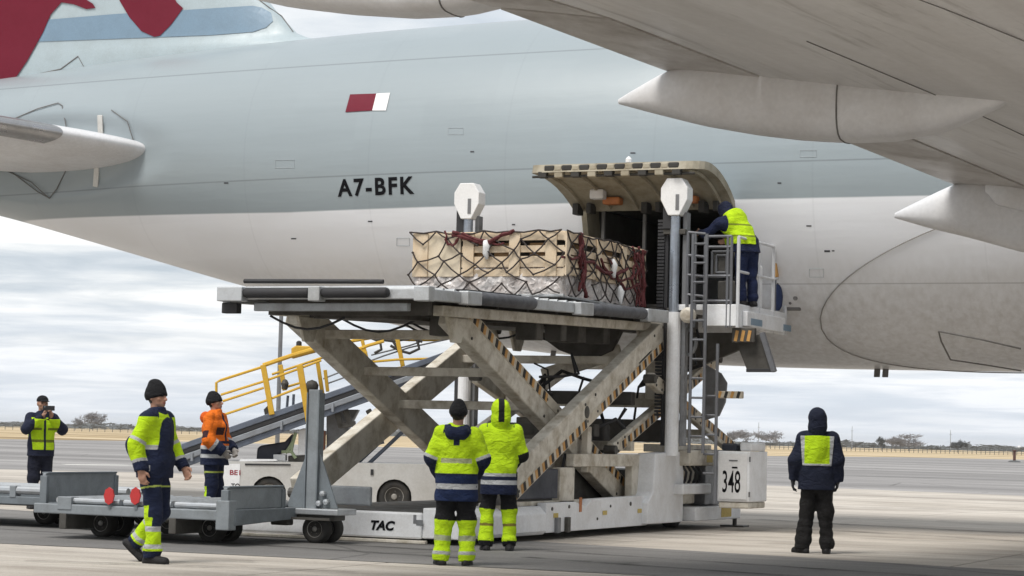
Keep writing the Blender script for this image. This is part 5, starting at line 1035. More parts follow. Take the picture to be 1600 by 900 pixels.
for px, py, h, lab in ((1585, 722, 17, 'short dark marker post on the dry grass near the right edge'), (1192, 707, 14, 'short dark marker post in dry grass above the number box'), ):
    g = ground(px, py); s = CAM_F/g.dot(FW0); o = thing('marker_post', lab, 'marker post', g, 'short marker posts in the dry grass'); hh = h/s; MB().box(g.x-.13, g.x+.13, g.y-.13, g.y+.13, 0, hh).build('post', M_POSTR, o); MB().box(g.x-.2, g.x+.2, g.y-.2, g.y+.2, hh, hh+.12).build('post_cap', M_POSTR, o)
    MB().lathe((g.x, g.y, 0), (0, 0, 1), [(0, .7), (.12, .55), (.2, 0)], 10).build('earth_mound', M_BUSH, o)
g = atd(1592, 704, 1700); g.z = 0; o = thing('radar_dome', 'tiny white radar dome on the horizon near the right edge', 'radar dome', g); MB().lathe((g.x, g.y, 0), (0, 0, 1), [(0, .9), (1.2, .9), (1.6, 1.5), (2.4, 1.9), (3.2, 1.6), (3.8, .8), (4, 0)], 14).build('dome', M_CAP, o, smooth=True); MB().box(g.x-1.2, g.x+1.2, g.y-1, g.y+1, 0, 1.1).build('dome_base', M_MAST, o)
# ------------------------------------------------------------------ people: smooth-blended bodies and clothes, meshed from distance fields
def mat_cloth(name, rough, bscale, bstr):
    m, t, b = nodes(name); p = N(t, 'ShaderNodeTexCoord').outputs['Object']
    c = N(t, 'ShaderNodeVertexColor', layer_name='Col').outputs[0]
    a = noise(t, p, 7, 5, .6, .4); f = noise(t, p, 90, 2, .6)
    c = mix(t, .5, c, ramp(t, a, [(.3, .62), (.65, 1.0)]), 'MULTIPLY'); c = mix(t, .25, c, ramp(t, f, [(.3, .6), (.7, 1.0)]), 'MULTIPLY')
    t.links.new(c, b.inputs['Base Color']); b.inputs['Roughness'].default_value = rough; b.inputs['Specular IOR Level'].default_value = .25
    n1_ = noise(t, mapping(t, p, (1, 1, 1.8)), bscale, 5, .6, 1.2); bump(t, b, n1_, bstr, .03); return m
M_CLOTH = mat_cloth('work_cloth', .85, 9, 1.0); M_SKINP = mat_cloth('skin', .55, 40, .08); M_BOOT = mat_cloth('boot_leather', .6, 30, .3)
def V3(*a): return np.array(a, float)
class Prim:
    def __init__(s, tag, a, b, ra, rb=None, cut=None, R=None, ell=None):
        s.tag, s.a, s.b, s.ra, s.rb, s.cut, s.R, s.ell = tag, np.array(a, float), np.array(b, float), ra, ra if rb is None else rb, cut or [], R, ell
    def box(s, m):
        if s.ell is not None: r = max(s.ell)+m; return s.a-r, s.a+r
        r = max(s.ra, s.rb)+m; return np.minimum(s.a, s.b)-r, np.maximum(s.a, s.b)+r
    def d(s, P):
        if s.ell is not None:
            q = (P-s.a) if s.R is None else (P-s.a)@s.R
            e = np.array(s.ell); k0 = np.linalg.norm(q/e, axis=-1); k1 = np.linalg.norm(q/(e*e), axis=-1)+1e-9; D = k0*(k0-1)/k1
        else:
            ab = s.b-s.a; t = np.clip(((P-s.a)@ab)/(ab@ab+1e-12), 0, 1); D = np.linalg.norm(P-s.a-t[..., None]*ab, axis=-1)-(s.ra+(s.rb-s.ra)*t)
        for pt, n in s.cut: D = np.maximum(D, (P-np.array(pt))@np.array(n))
        return D
def cone(tag, a, b, ra, rb=None, cut=None): return Prim(tag, a, b, ra, rb, cut)
def ell(tag, c, r, R=None, cut=None): return Prim(tag, c, c, 0, 0, cut, R, r)
def field(prims, k, vox, cuts=(), wr=0.0, seed=0, off=0.0):
    lo = np.min([p.box(.045)[0] for p in prims], 0); hi = np.max([p.box(.045)[1] for p in prims], 0); n = np.ceil((hi-lo)/vox).astype(int)+1
    G = np.full(n, .2, np.float32); ax = [lo[i]+vox*np.arange(n[i]) for i in range(3)]
    for p in prims:
        a, b = p.box(k+2.5*vox+.03); i0 = np.clip(((a-lo)/vox).astype(int), 0, n-1); i1 = np.clip(((b-lo)/vox).astype(int)+2, 1, n)
        P = np.stack(np.meshgrid(*[ax[i][i0[i]:i1[i]] for i in range(3)], indexing='ij'), -1); D = p.d(P)
        s = (slice(i0[0], i1[0]), slice(i0[1], i1[1]), slice(i0[2], i1[2])); g = G[s]
        h = np.clip(.5+.5*(g-D)/k, 0, 1); G[s] = D*h+g*(1-h)-k*h*(1-h)
    if wr or cuts:
        P = np.stack(np.meshgrid(*ax, indexing='ij'), -1)
        if wr:
            r_ = np.random.RandomState(seed); w = 0
            for f in (9, 15, 24, 36, 50):
                v = r_.randn(3)*(1, 1, 1.5); v *= f/np.linalg.norm(v); v2 = r_.randn(3)*5; w = w+(1-2*np.abs(np.sin(.5*(P@v)+1.3*np.sin(P@v2)+r_.rand()*6)))*(9/f)**.6
            G = G+(wr*.5*w).astype(np.float32)
        G = G-off
        for pt, nn in cuts: G = np.maximum(G, ((P-np.array(pt))@np.array(nn)).astype(np.float32))
    return G, lo
def nets(G, lo, vox):
    S_ = G < 0; n = G.shape
    c = [(i, j, k) for i in (0, 1) for j in (0, 1) for k in (0, 1)]
    def sl(a, o): return a[o[0]:n[0]-1+o[0], o[1]:n[1]-1+o[1], o[2]:n[2]-1+o[2]]
    cnt = sum(sl(S_, o).astype(np.int8) for o in c); act = (cnt > 0) & (cnt < 8); idx = np.argwhere(act); ids = np.full(act.shape, -1, np.int32); ids[act] = np.arange(len(idx))
    acc = np.zeros((len(idx), 3)); num = np.zeros(len(idx))
    vals = {o: G[idx[:, 0]+o[0], idx[:, 1]+o[1], idx[:, 2]+o[2]] for o in c}
    for o in c:
        for ax_ in range(3):
            if o[ax_]: continue
            q = tuple(o[i]+(i == ax_) for i in range(3)); a, b = vals[o], vals[q]; m_ = (a < 0) != (b < 0); t = np.where(m_, a/(a-b+1e-12), 0)
            p = np.repeat([o], len(idx), 0).astype(float); p[:, ax_] += t; acc += p*m_[:, None]; num += m_
    vs = lo+vox*(idx+acc/num[:, None]); fs = []
    for ax_ in range(3):
        u, w = (ax_+1) % 3, (ax_+2) % 3; a = S_; b = np.roll(S_, -1, ax_); e = (a != b); sl_ = [slice(1, n[i]-1) for i in range(3)]; sl_[ax_] = slice(0, n[ax_]-1)
        mk = np.zeros_like(e); mk[tuple(sl_)] = e[tuple(sl_)]; E_ = np.argwhere(mk)
        def g(du, dw): q = E_.copy(); q[:, u] += du; q[:, w] += dw; return ids[q[:, 0], q[:, 1], q[:, 2]]
        Q = np.stack([g(-1, -1), g(0, -1), g(0, 0), g(-1, 0)], 1); fl = ~a[E_[:, 0], E_[:, 1], E_[:, 2]]; Q[fl] = Q[fl][:, ::-1]; fs.append(Q)
    F = np.concatenate(fs); return vs, F[(F >= 0).all(1)]
def garment(name, prims, k, vox, colour, parent, m, cuts=(), wr=0.0, seed=0, smooth_it=1, off=0.0):
    G, lo = field(prims, k, vox, cuts, wr*1.7, seed, off); v, f = nets(G, lo, vox)
    if not len(f): return None
    D = np.stack([p.d(v) for p in prims], 1); tag = np.array([p.tag for p in prims], object)[D.argmin(1)]
    col = np.ones((len(v), 4), np.float32); col[:, :3] = colour(v, tag)
    for _ in range(smooth_it):                               # relax the stair-steps
        s_ = np.zeros_like(v); n_ = np.zeros(len(v))
        for a, b in ((0, 1), (1, 2), (2, 3), (3, 0)):
            np.add.at(s_, f[:, a], v[f[:, b]]); np.add.at(n_, f[:, a], 1); np.add.at(s_, f[:, b], v[f[:, a]]); np.add.at(n_, f[:, b], 1)
        v = v*.45+.55*s_/np.maximum(n_, 1)[:, None]
    me = bpy.data.meshes.new(name); me.vertices.add(len(v)); me.vertices.foreach_set('co', v.astype(np.float32).ravel())
    me.loops.add(len(f)*4); me.loops.foreach_set('vertex_index', f.astype(np.int32).ravel()); me.polygons.add(len(f))
    me.polygons.foreach_set('loop_start', np.arange(0, len(f)*4, 4, dtype=np.int32)); me.polygons.foreach_set('use_smooth', np.ones(len(f), bool)); me.update(calc_edges=True); me.validate()
    ca = me.color_attributes.new('Col', 'FLOAT_COLOR', 'POINT'); ca.data.foreach_set('color', col.ravel()); me.materials.append(m); return link(name, me, parent)
YEL, NAVY, BLK, REF, ORG = (.50, .74, .012), (.010, .016, .045), (.010, .010, .012), (.46, .47, .48), (.80, .17, .012)
SKN, DGR = (.42, .235, .165), (.05, .05, .055)
def rotz(a): c, s = math.cos(a), math.sin(a); return np.array([[c, -s, 0], [s, c, 0], [0, 0, 1]])
def rotx(a): c, s = math.cos(a), math.sin(a); return np.array([[1, 0, 0], [0, c, -s], [0, s, c]])
def nrm_(v): return v/np.linalg.norm(v)
def pose(**k):
    J = dict(hipR=(.095, 0, .93), hipL=(-.095, 0, .93), kneeR=(.105, .015, .50), kneeL=(-.105, .015, .50), ankR=(.11, -.02, .09), ankL=(-.11, -.02, .09), toeR=(.12, 1, 0), toeL=(-.12, 1, 0),
             shR=(.178, 0, 1.435), shL=(-.178, 0, 1.435), elR=(.255, -.03, 1.17), elL=(-.255, -.03, 1.17), wrR=(.265, .05, .915), wrL=(-.265, .05, .915), neck=(0, -.01, 1.50), yaw=0, pitch=0, hdR=None, hdL=None, pnR=(-1, 0, 0), pnL=(1, 0, 0), curl=.5)
    J.update(k); return {a: (np.array(b, float) if isinstance(b, tuple) else b) for a, b in J.items()}
def hand(J, s, curl):
    w, e = J['wr'+s], J['el'+s]; d = nrm_(J['hd'+s]) if J['hd'+s] is not None else nrm_(w-e); n = J['pn'+s]; n = nrm_(n-d*(n@d)); l = np.cross(d, n); th = l if (l@V3(0, 1, .3)) > 0 else -l
    R = np.stack([th, n, d], 1); P = [ell('hand', w+d*.055, (.043, .019, .055), R), cone('hand', w-d*.03, w+d*.02, .028, .03)]
    for i, (o, L) in enumerate(((.031, .070), (.0105, .080), (-.0105, .074), (-.031, .058))):
        b0 = w+d*(.098-.006*abs(i-1.3))+th*o; c1, c2 = curl*.8, curl*1.9; d1 = d*math.cos(c1)+n*math.sin(c1)+th*(o*1.2); d2 = d*math.cos(c2)+n*math.sin(c2)+th*(o*1.0)
        m_ = b0+d1*L*.55; P += [cone('hand', b0-d*.02, m_, .0105, .0095), cone('hand', m_, m_+d2*L*.5, .0095, .008)]
    t0 = w+d*.03+th*.036; t1 = t0+(d*.6+th*.75+n*.3)*.036; P += [cone('hand', t0-d*.01, t1, .0145, .0115), cone('hand', t1, t1+(d*.9+th*.15+n*.45)*.034, .0115, .009)]
    return P
def head_frame(J):
    R = rotz(J['yaw'])@rotx(J['pitch']); o = J['neck']+V3(0, 0, .02); return R, (lambda x, y, z: o+R@V3(x, y, z))
def person(label, loc, F, H, J, dress, seed, hands=SKN, hair=(.02, .015, .012), vox=.0065, group=None):
    rz = math.atan2(F.y, F.x)-math.pi/2; o = thing('person', label, 'person', loc, group, True, rz); o.scale = (H/1.82,)*3
    R, h = head_frame(J); c = []
    P = [cone('core', (0, 0, .95), J['neck']-V3(0, 0, .08), .075, .07), cone('neck', J['neck']-V3(0, 0, .10), h(0, 0, .10), .062, .056)]
    for s in 'RL':
        P += [cone('core', J['hip'+s], J['knee'+s], .055, .045), cone('core', J['knee'+s], J['ank'+s], .045, .035), cone('core', V3(0, 0, .95), J['hip'+s], .06), cone('core', J['neck']-V3(0, 0, .09), J['sh'+s], .045), cone('core', J['sh'+s], J['el'+s], .035), cone('core', J['el'+s], J['wr'+s], .033, .027)]
        P += hand(J, s, J['curl'])
    P += [ell('head', h(0, .005, .165), (.077, .098, .108), R), ell('head', h(0, .045, .105), (.058, .058, .060), R), ell('head', h(0, .075, .072), (.030, .028, .026), R), cone('nose', h(0, .098, .165), h(0, .122, .128), .010, .0145), cone('nose', h(-.011, .108, .125), h(.011, .108, .125), .009),
          ell('lips', h(0, .099, .094), (.023, .010, .009), R), ell('head', h(0, .080, .190), (.058, .022, .016), R), ell('head', h(.045, .062, .135), (.026, .03, .026), R), ell('head', h(-.045, .062, .135), (.026, .03, .026), R)]
    for x in (.080, -.080): P += [ell('ear', h(x, .0, .150), (.010, .022, .034), R)]
    def colb(v, tag):
        C_ = np.tile(SKN, (len(v), 1)); C_[np.isin(tag, ['hand'])] = hands; q = (v-(J['neck']+V3(0, 0, .02)))@R
        C_[tag == 'lips'] = (.34, .13, .105); C_[tag == 'nose'] = (.45, .24, .175)
        jw = (tag == 'head') & (q[:, 2] < .085); C_[jw] = (.33, .205, .155)
        for x in (.032, -.032): e = (np.abs(q[:, 0]-x) < .017) & (np.abs(q[:, 2]-.165) < .008) & (q[:, 1] > .05); C_[e] = (.06, .045, .04); b_ = (np.abs(q[:, 0]-x) < .022) & (np.abs(q[:, 2]-.189) < .006) & (q[:, 1] > .05); C_[b_] = hair
        hr = np.isin(tag, ['head']) & (((q[:, 2] > .205)) | ((q[:, 1] < -.0) & (q[:, 2] > .08) & (np.abs(q[:, 0]) < .2) & (q[:, 1] < -.005))); C_[hr] = hair
        return C_
    body = garment('body', P, .014, vox, colb, o, M_SKINP)
    dress(o, J, R, h, seed); return o
def arm_t(v, J, s):
    """0 at the shoulder, 1 at the elbow, 2 at the wrist, with the distance off the bone"""
    a, b, c = J['sh'+s], J['el'+s], J['wr'+s]
    def pr(p, q): d = q-p; t = ((v-p)@d)/(d@d); tc = np.clip(t, 0, 1); return t, np.linalg.norm(v-p-tc[:, None]*d, axis=1)
    t1, d1 = pr(a, b); t2, d2 = pr(b, c); return np.where(d1 <= d2, np.clip(t1, -.5, 1), 1+np.clip(t2, 0, 1.3)), np.minimum(d1, d2)
def leg_t(v, J, s):
    a, b, c = J['hip'+s], J['knee'+s], J['ank'+s]
    def pr(p, q): d = q-p; t = ((v-p)@d)/(d@d); tc = np.clip(t, 0, 1); return t, np.linalg.norm(v-p-tc[:, None]*d, axis=1)
    t1, d1 = pr(a, b); t2, d2 = pr(b, c); return np.where(d1 <= d2, np.clip(t1, -.5, 1), 1+np.clip(t2, 0, 1.3)), np.minimum(d1, d2)
def jacket_prims(J, hem, fat=1.0, sl=1.0, collar=.085, lean=None):
    nk = J['neck']; mid = lambda z: V3(0, 0, 0)+V3(nk[0]*max(0, (z-.95)/.55), (nk[1]+.01)*max(0, (z-.95)/.55), z)
    P = [ell('torso', mid(1.30), (.205*fat, .145*fat, .23)), ell('torso', mid(1.08), (.195*fat, .150*fat, .24)), cone('torso', mid(.98), mid(hem-.05), .155*fat, .165*fat), cone('torso', mid(.98)+V3(.06*fat, 0, 0), mid(hem-.05)+V3(.075*fat, 0, 0), .135*fat), cone('torso', mid(.98)-V3(.06*fat, 0, 0), mid(hem-.05)-V3(.075*fat, 0, 0), .135*fat), cone('collar', nk-V3(0, 0, .07), nk+V3(0, .008, .045), collar+.015, collar, [(nk+V3(0, 0, .05), (0, -.25, .97))])]
    for s in 'RL':
        d = nrm_(J['wr'+s]-J['el'+s]); P += [cone('shoulder', nk-V3(0, 0, .07), J['sh'+s], .092, .080), cone('arm'+s, J['sh'+s], J['el'+s], .080*sl, .070*sl), cone('arm'+s, J['el'+s], J['wr'+s]+d*.02, .072*sl, .056*sl, [(J['wr'+s]-d*.005, d)])]
    return P
def trouser_prims(J, fat=1.0):
    P = [ell('pelvis', (J['hipR']+J['hipL'])/2+V3(0, -.01, .0), (.165*fat, .130*fat, .15))]
    for s in 'RL':
        d = nrm_(J['ank'+s]-J['knee'+s]); P += [cone('leg'+s, J['hip'+s], J['knee'+s], .105*fat, .083*fat), cone('leg'+s, J['knee'+s], J['ank'+s]+d*.02, .082*fat, .074*fat, [(J['ank'+s]+d*.02, d)]), ell('leg'+s, J['ank'+s]-d*.05, (.082*fat, .085*fat, .05))]
    return P
def boots(o, J):
    for s in 'RL':
        a = J['ank'+s]; t = nrm_(J['toe'+s]); flat = abs(t[2]) < .2; u = V3(0, 0, 1) if flat else nrm_(V3(0, 0, 1)-t*t[2])
        sole = [(a-u*.088, -u)]; L = [cone('boot', a+u*.05, a-u*.03, .062, .055), cone('boot', a-t*.035-u*.045, a+t*.05-u*.045, .047, .048, sole), cone('boot', a+t*.03-u*.05, a+t*.165-u*.055, .050, .040, sole), cone('boot', a-t*.07-u*.055, a-t*.0-u*.055, .040, .045, sole), cone('sole', a-t*.06-u*.078, a+t*.16-u*.078, .046, .044, sole)]
        garment('boot', L, .02, .007, lambda v, g: np.where((g == 'sole')[:, None], (.008, .008, .008), (.016, .015, .016)), o, M_BOOT)
def beanie(o, R, h, col=BLK, tall=.0):
    up, fw = R@V3(0, 0, 1), R@V3(0, 1, 0); lim = h(0, 0, .178); n = -nrm_(up-fw*.30*0+R@V3(0, .28, 0)); 
    P = [ell('hat', h(0, -.006, .185), (.094, .114, .118+tall), R, [(h(0, .0, .150), -nrm_(up-fw*.28))]), ell('hat', h(0, -.02, .27+tall), (.06, .07, .05), R), ell('band', h(0, -.004, .172), (.099, .118, .060), R, [(h(0, .0, .140), -nrm_(up-fw*.28))])]
    garment('beanie', P, .02, .0065, lambda v, g: np.tile(col, (len(v), 1)), o, M_CLOTH, wr=.002, seed=3)
def hood_up(o, J, R, h, colour):
    P = [ell('hood', h(0, -.015, .165), (.112, .135, .145), R), ell('hood', h(0, -.045, .06), (.115, .11, .10), R), cone('hood', h(0, -.02, -.03), h(0, -.02, .06), .10, .105)]
    for p in P: p.cut = p.cut+[(h(0, .085, .12), nrm_(R@V3(0, 1, .12)))]
    G = lambda v, g: colour((v-(J['neck']+V3(0, 0, .02)))@R); garment('hood', P, .04, .0065, G, o, M_CLOTH, wr=.006, seed=9)
def hood_down(o, J, colour, big=1.0):
    nk = J['neck']; P = [cone('hood', nk+V3(-.12, .03, -.035), nk+V3(-.06, -.11, -.03), .045, .058*big), cone('hood', nk+V3(.12, .03, -.035), nk+V3(.06, -.11, -.03), .045, .058*big), cone('hood', nk+V3(-.06, -.115, -.05), nk+V3(.06, -.115, -.05), .066*big), cone('hood', nk+V3(-.09, .05, .0), nk+V3(-.095, -.03, .02), .028, .035), cone('hood', nk+V3(.09, .05, .0), nk+V3(.095, -.03, .02), .028, .035)]
    garment('hood', P, .04, .0075, colour, o, M_CLOTH, wr=.006, seed=12)
def const(c): return lambda v, g: np.tile(c, (len(v), 1))
def vest(o, J, zlo, colour, jk, seed, wr, hem):
    nk = J['neck']; cx = nk[0]*.6; P = jk; c = [((0, 0, zlo), (0, 0, -1)), (nk-V3(0, 0, .035), (0, .12, .99)) if J['pitch'] > -.3 else (nk+V3(0, .03, .0), (0, .75, .66))]+[((cx+sx*.198, 0, 1.3), (sx, 0, -.08)) for sx in (1, -1)]
    garment('hi_vis_vest', P, .055, .0075, colour, o, M_CLOTH, c, wr, seed, 1, .013)
# --- the seven people -------------------------------------------------------------------------------
def band(z, a, b): return (z > a) & (z < b)
R_, A_ = RT0, FW0
def dress_walker(o, J, R, h, sd):
    P = jacket_prims(J, .86, 1.06); hemz = .86
    def col(v, g):
        z, x, y = v[:, 2], v[:, 0], v[:, 1]; C_ = np.tile(NAVY, (len(v), 1)); t = np.isin(g, ['torso']); side2 = (y < .115) & (x > -.06) | (y < .02)
        up_ = t & (side2) & (z > 1.17); C_[up_] = YEL; C_[t & side2 & band(z, 1.145, 1.19)] = REF; C_[t & band(z, .93, .985) & (y < .07)] = REF
        sh = np.isin(g, ['shoulder']); C_[sh & (z < 1.475)] = YEL; C_[sh & (np.abs(x) < .13)] = NAVY; C_[(y < -.03) & band(z, 1.33, 1.42) & t & (x > .08)] = NAVY
        for s in 'RL':
            a, d = arm_t(v, J, s); m = g == 'arm'+s; C_[m & (a < 1.62)] = YEL; C_[m & band(a, .74, .86)] = REF; C_[m & band(a, 1.55, 1.66)] = REF; C_[m & (a > 1.66)] = NAVY; q = v-J['el'+s]; C_[m & (q[:, 1] < -.035) & band(a, .8, 1.5)] = NAVY
        return C_
    garment('jacket', P, .055, .0075, col, o, M_CLOTH, [((0, 0, hemz), (0, 0, -1))], .008, sd)
    def colt(v, g):
        C_ = np.tile(NAVY, (len(v), 1))
        for s in 'RL':
            m = g == 'leg'+s; a, d = leg_t(v, J, s); k = J['knee'+s]; C_[m & (a > 1.08) & (a < 1.90)] = YEL; C_[m & band(a, 1.30, 1.42)] = REF; C_[m & band(a, 1.74, 1.84)] = REF; C_[m & (a > 1.90)] = NAVY
            fr = v[:, 1]-(k[1]+(J['ank'+s][1]-k[1])*np.clip(a-1, 0, 1)); C_[m & (fr > .03) & (a < 1.30)] = NAVY; C_[m & (fr < -.01) & band(a, .80, 1.1)] = YEL; C_[m & band(a, .36, .40)] = (.45, .55, .12)
        return C_
    garment('trousers', trouser_prims(J), .04, .0075, colt, o, M_CLOTH, (), .008, sd+1); boots(o, J); beanie(o, R, h, BLK, .02)
Jw = pose(kneeR=(.105, .07, .50), ankR=(.105, .06, .09), kneeL=(-.10, .02, .51), ankL=(-.10, -.26, .19), toeL=(-.05, .75, -.66), elR=(.275, -.08, 1.18), wrR=(.285, -.0, .93), elL=(-.26, .05, 1.17), wrL=(-.24, .20, .96), yaw=-.12, pitch=.02, curl=.7)
walker = person('man in black beanie walking past the dollies, navy and yellow workwear', ground(237, 880), (R_*.93-A_*.36), 1.84, Jw, dress_walker, 5)
def dress_back1(o, J, R, h, sd):
    def col(v, g):
        z, x, y = v[:, 2], v[:, 0], v[:, 1]; C_ = np.tile(YEL, (len(v), 1)); t = g == 'torso'
        C_[t & (z < 1.01)] = (.012, .024, .075); C_[t & band(z, .845, .90)] = REF; C_[t & band(z, 1.13, 1.18) & (np.abs(x) < .17)] = (.40, .42, .25); C_[t & band(z, .995, 1.012)] = NAVY
        sh = np.isin(g, ['shoulder', 'collar']); C_[sh & (z > 1.44) & (np.abs(x) < .17)] = NAVY; C_[(np.abs(x) < .035) & (z > 1.32) & (y < 0)] = NAVY; C_[(g == 'collar') & (z > 1.50)] = YEL
        for s in 'RL':
            a, d = arm_t(v, J, s); m = g == 'arm'+s; C_[m & band(a, .86, .98)] = REF; C_[m & (a > .98)] = NAVY
        return C_
    garment('jacket', jacket_prims(J, .71, 1.12, 1.08), .055, .0075, col, o, M_CLOTH, [((0, 0, .71), (0, 0, -1))], .008, sd)
    def colt(v, g):
        C_ = np.tile(BLK, (len(v), 1))
        for s in 'RL': m = g == 'leg'+s; a, d = leg_t(v, J, s); C_[m & (a > 1.0)] = YEL; C_[m & band(a, 1.42, 1.56)] = (.40, .44, .28); C_[m & band(a, 1.84, 1.93)] = REF
        return C_
    garment('trousers', trouser_prims(J, 1.03), .04, .0075, colt, o, M_CLOTH, (), .010, sd+1); boots(o, J); beanie(o, R, h); hood_down(o, J, const(NAVY))
Jb = pose(kneeR=(.125, .02, .50), ankR=(.135, -.02, .09), kneeL=(-.125, .02, .50), ankL=(-.15, -.02, .09), elR=(.285, .0, 1.17), wrR=(.20, .20, 1.0), elL=(-.285, -.0, 1.17), wrL=(-.21, .19, .98), toeL=(-.35, 1, 0), toeR=(.1, 1, 0), yaw=-.05)
back1 = person('man with black beanie seen from behind, yellow jacket with wide navy lower half', ground(710, 884), (A_*1.0+R_*.05), 1.75, Jb, dress_back1, 15)
def dress_back2(o, J, R, h, sd):
    def col(v, g):
        z, x, y = v[:, 2], v[:, 0], v[:, 1]; C_ = np.tile(YEL, (len(v), 1)); t = g == 'torso'
        C_[t & (z < .93)] = NAVY; C_[t & band(z, .90, .935)] = REF; C_[t & band(z, .80, .85)] = REF; C_[(g == 'shoulder') & (np.abs(x) > .155) & (z > 1.49)] = NAVY
        for s in 'RL': a, d = arm_t(v, J, s); m = g == 'arm'+s; C_[m & (a > .92)] = BLK
        return C_
    garment('jacket', jacket_prims(J, .68, 1.06, 1.02), .055, .0075, col, o, M_CLOTH, [((0, 0, .68), (0, 0, -1))], .006, sd)
    def colt(v, g):
        C_ = np.tile(BLK, (len(v), 1))
        for s in 'RL': m = g == 'leg'+s; a, d = leg_t(v, J, s); C_[m & (a > .98)] = YEL; C_[m & band(a, 1.42, 1.50)] = (.20, .17, .03); C_[m & band(a, 1.93, 2.1)] = BLK
        return C_
    garment('trousers', trouser_prims(J), .04, .0075, colt, o, M_CLOTH, (), .009, sd+1); boots(o, J)
    hood_up(o, J, R, h, lambda q: np.where(((np.abs(q[:, 0]) < .036) & (q[:, 2] > .03))[:, None], BLK, YEL))
Jc = pose(kneeR=(.13, .02, .50), ankR=(.145, -.03, .09), kneeL=(-.13, .02, .50), ankL=(-.145, -.03, .09), elR=(.27, .03, 1.16), wrR=(.18, .22, 1.04), elL=(-.27, .02, 1.16), wrL=(-.18, .22, 1.02))
back2 = person('worker seen from behind with yellow hood up and black stripe down the hood', ground(777, 861), (A_*1.0-R_*.06), 1.82, Jc, dress_back2, 25)
def dress_hood(o, J, R, h, sd):
    garment('jacket', jacket_prims(J, .80, 1.08, 1.04), .055, .0075, const((.013, .017, .036)), o, M_CLOTH, [((0, 0, .80), (0, 0, -1))], .008, sd)
    garment('trousers', trouser_prims(J, 1.02), .04, .0075, const((.014, .013, .013)), o, M_CLOTH, (), .012, sd+1); boots(o, J)
    hood_up(o, J, R, h, lambda q: np.tile((.013, .017, .036), (len(q), 1)))
    def cv(v, g):
        C_ = np.tile(YEL, (len(v), 1)); x, z = v[:, 0], v[:, 2]; C_[(np.abs(x) > .158)] = REF; C_[z < 1.128] = REF; return C_
    vest(o, J, 1.10, cv, jacket_prims(J, .80, 1.08, 1.04), sd, .008, .8)
Jh = pose(kneeR=(.12, .0, .50), ankR=(.135, -.03, .09), kneeL=(-.12, .03, .50), ankL=(-.16, -.02, .09), toeL=(-.6, .8, 0), toeR=(.05, 1, 0), elR=(.272, -.03, 1.17), wrR=(.262, .03, .92), elL=(-.275, -.04, 1.17), wrL=(-.292, .03, .92), pitch=-.05, curl=.6)
hooded = person('person in dark hooded jacket and short yellow vest standing alone on the right', ground(1274, 865), (A_*1.0+R_*.12), 1.83, Jh, dress_hood, 35, hands=DGR)
def dress_orange(o, J, R, h, sd):
    def col(v, g):
        z, x, y = v[:, 2], v[:, 0], v[:, 1]; C_ = np.tile(ORG, (len(v), 1)); t = g == 'torso'
        C_[t & (z < 1.05)] = NAVY; C_[t & band(z, 1.02, 1.07)] = REF; C_[t & band(z, .90, .95)] = REF; C_[(y > .10) & (np.abs(x) < .03) & (z > 1.1)] = NAVY; C_[t & (y > .10) & band(z, 1.1, 1.14)] = NAVY
        C_[t & (x > .06) & (y > .07) & band(z, 1.22, 1.33)] = (.05, .02, .02)
        for s in 'RL': a, d = arm_t(v, J, s); m = g == 'arm'+s; C_[m & band(a, .62, 1.0) & (v[:, 1] < J['el'+s][1]+.02)] = (.04, .015, .02); C_[m & band(a, 1.30, 1.48)] = REF; C_[m & (a > 1.48)] = NAVY
        return C_
    garment('jacket', jacket_prims(J, .80, 1.14, 1.08), .055, .0075, col, o, M_CLOTH, [((0, 0, .80), (0, 0, -1))], .008, sd)
    def colt(v, g):
        C_ = np.tile(NAVY, (len(v), 1))
        for s in 'RL': m = g == 'leg'+s; a, d = leg_t(v, J, s); C_[m & band(a, .50, .56)] = (.40, .48, .10); C_[m & (a > 1.0) & (v[:, 1] < -.02)] = YEL
        return C_
    garment('trousers', trouser_prims(J), .04, .0075, colt, o, M_CLOTH, (), .008, sd+1); boots(o, J); beanie(o, R, h, BLK); hood_down(o, J, const((.70, .12, .012)), 1.1)
Jo = pose(elR=(.27, .02, 1.15), wrR=(.15, .20, 1.0), elL=(-.27, .04, 1.15), wrL=(-.12, .24, 1.02), hdR=(-.3, .5, -.75), hdL=(.3, .4, -.7), yaw=-.05, pitch=.10, curl=.8)
orange = person('man in orange jacket and black beanie standing behind the front dolly', atd(332, 800, 34.3).xy.to_3d(), (R_*.96-A_*.28), 1.93, Jo, dress_orange, 45, hands=(.30, .28, .26))
def dress_photo(o, J, R, h, sd):
    garment('jacket', jacket_prims(J, .84, 1.02), .055, .0075, const((.014, .018, .040)), o, M_CLOTH, [((0, 0, .84), (0, 0, -1))], .007, sd)
    garment('trousers', trouser_prims(J), .04, .0075, const((.011, .013, .026)), o, M_CLOTH, (), .008, sd+1); boots(o, J)
    def cv(v, g):
        C_ = np.tile(YEL, (len(v), 1)); x, y, z = v[:, 0], v[:, 1], v[:, 2]; C_[band(z, 1.06, 1.105)] = (.16, .19, .02); C_[(y > 0) & (np.abs(x) < .018)] = NAVY; C_[band(z, 1.25, 1.29) & (np.abs(x) > .05)] = (.16, .19, .02); return C_
    vest(o, J, .94, cv, jacket_prims(J, .84, 1.02), sd, .007, .84)
    up, fw = R@V3(0, 0, 1), R@V3(0, 1, 0)
    P = [ell('hat', h(0, -.004, .20), (.092, .112, .085), R, [(h(0, 0, .185), -nrm_(up-fw*.1))]), ell('brim', h(0, .12, .195), (.075, .075, .010), R)]
    garment('cap', P, .015, .0065, const(BLK), o, M_CLOTH)
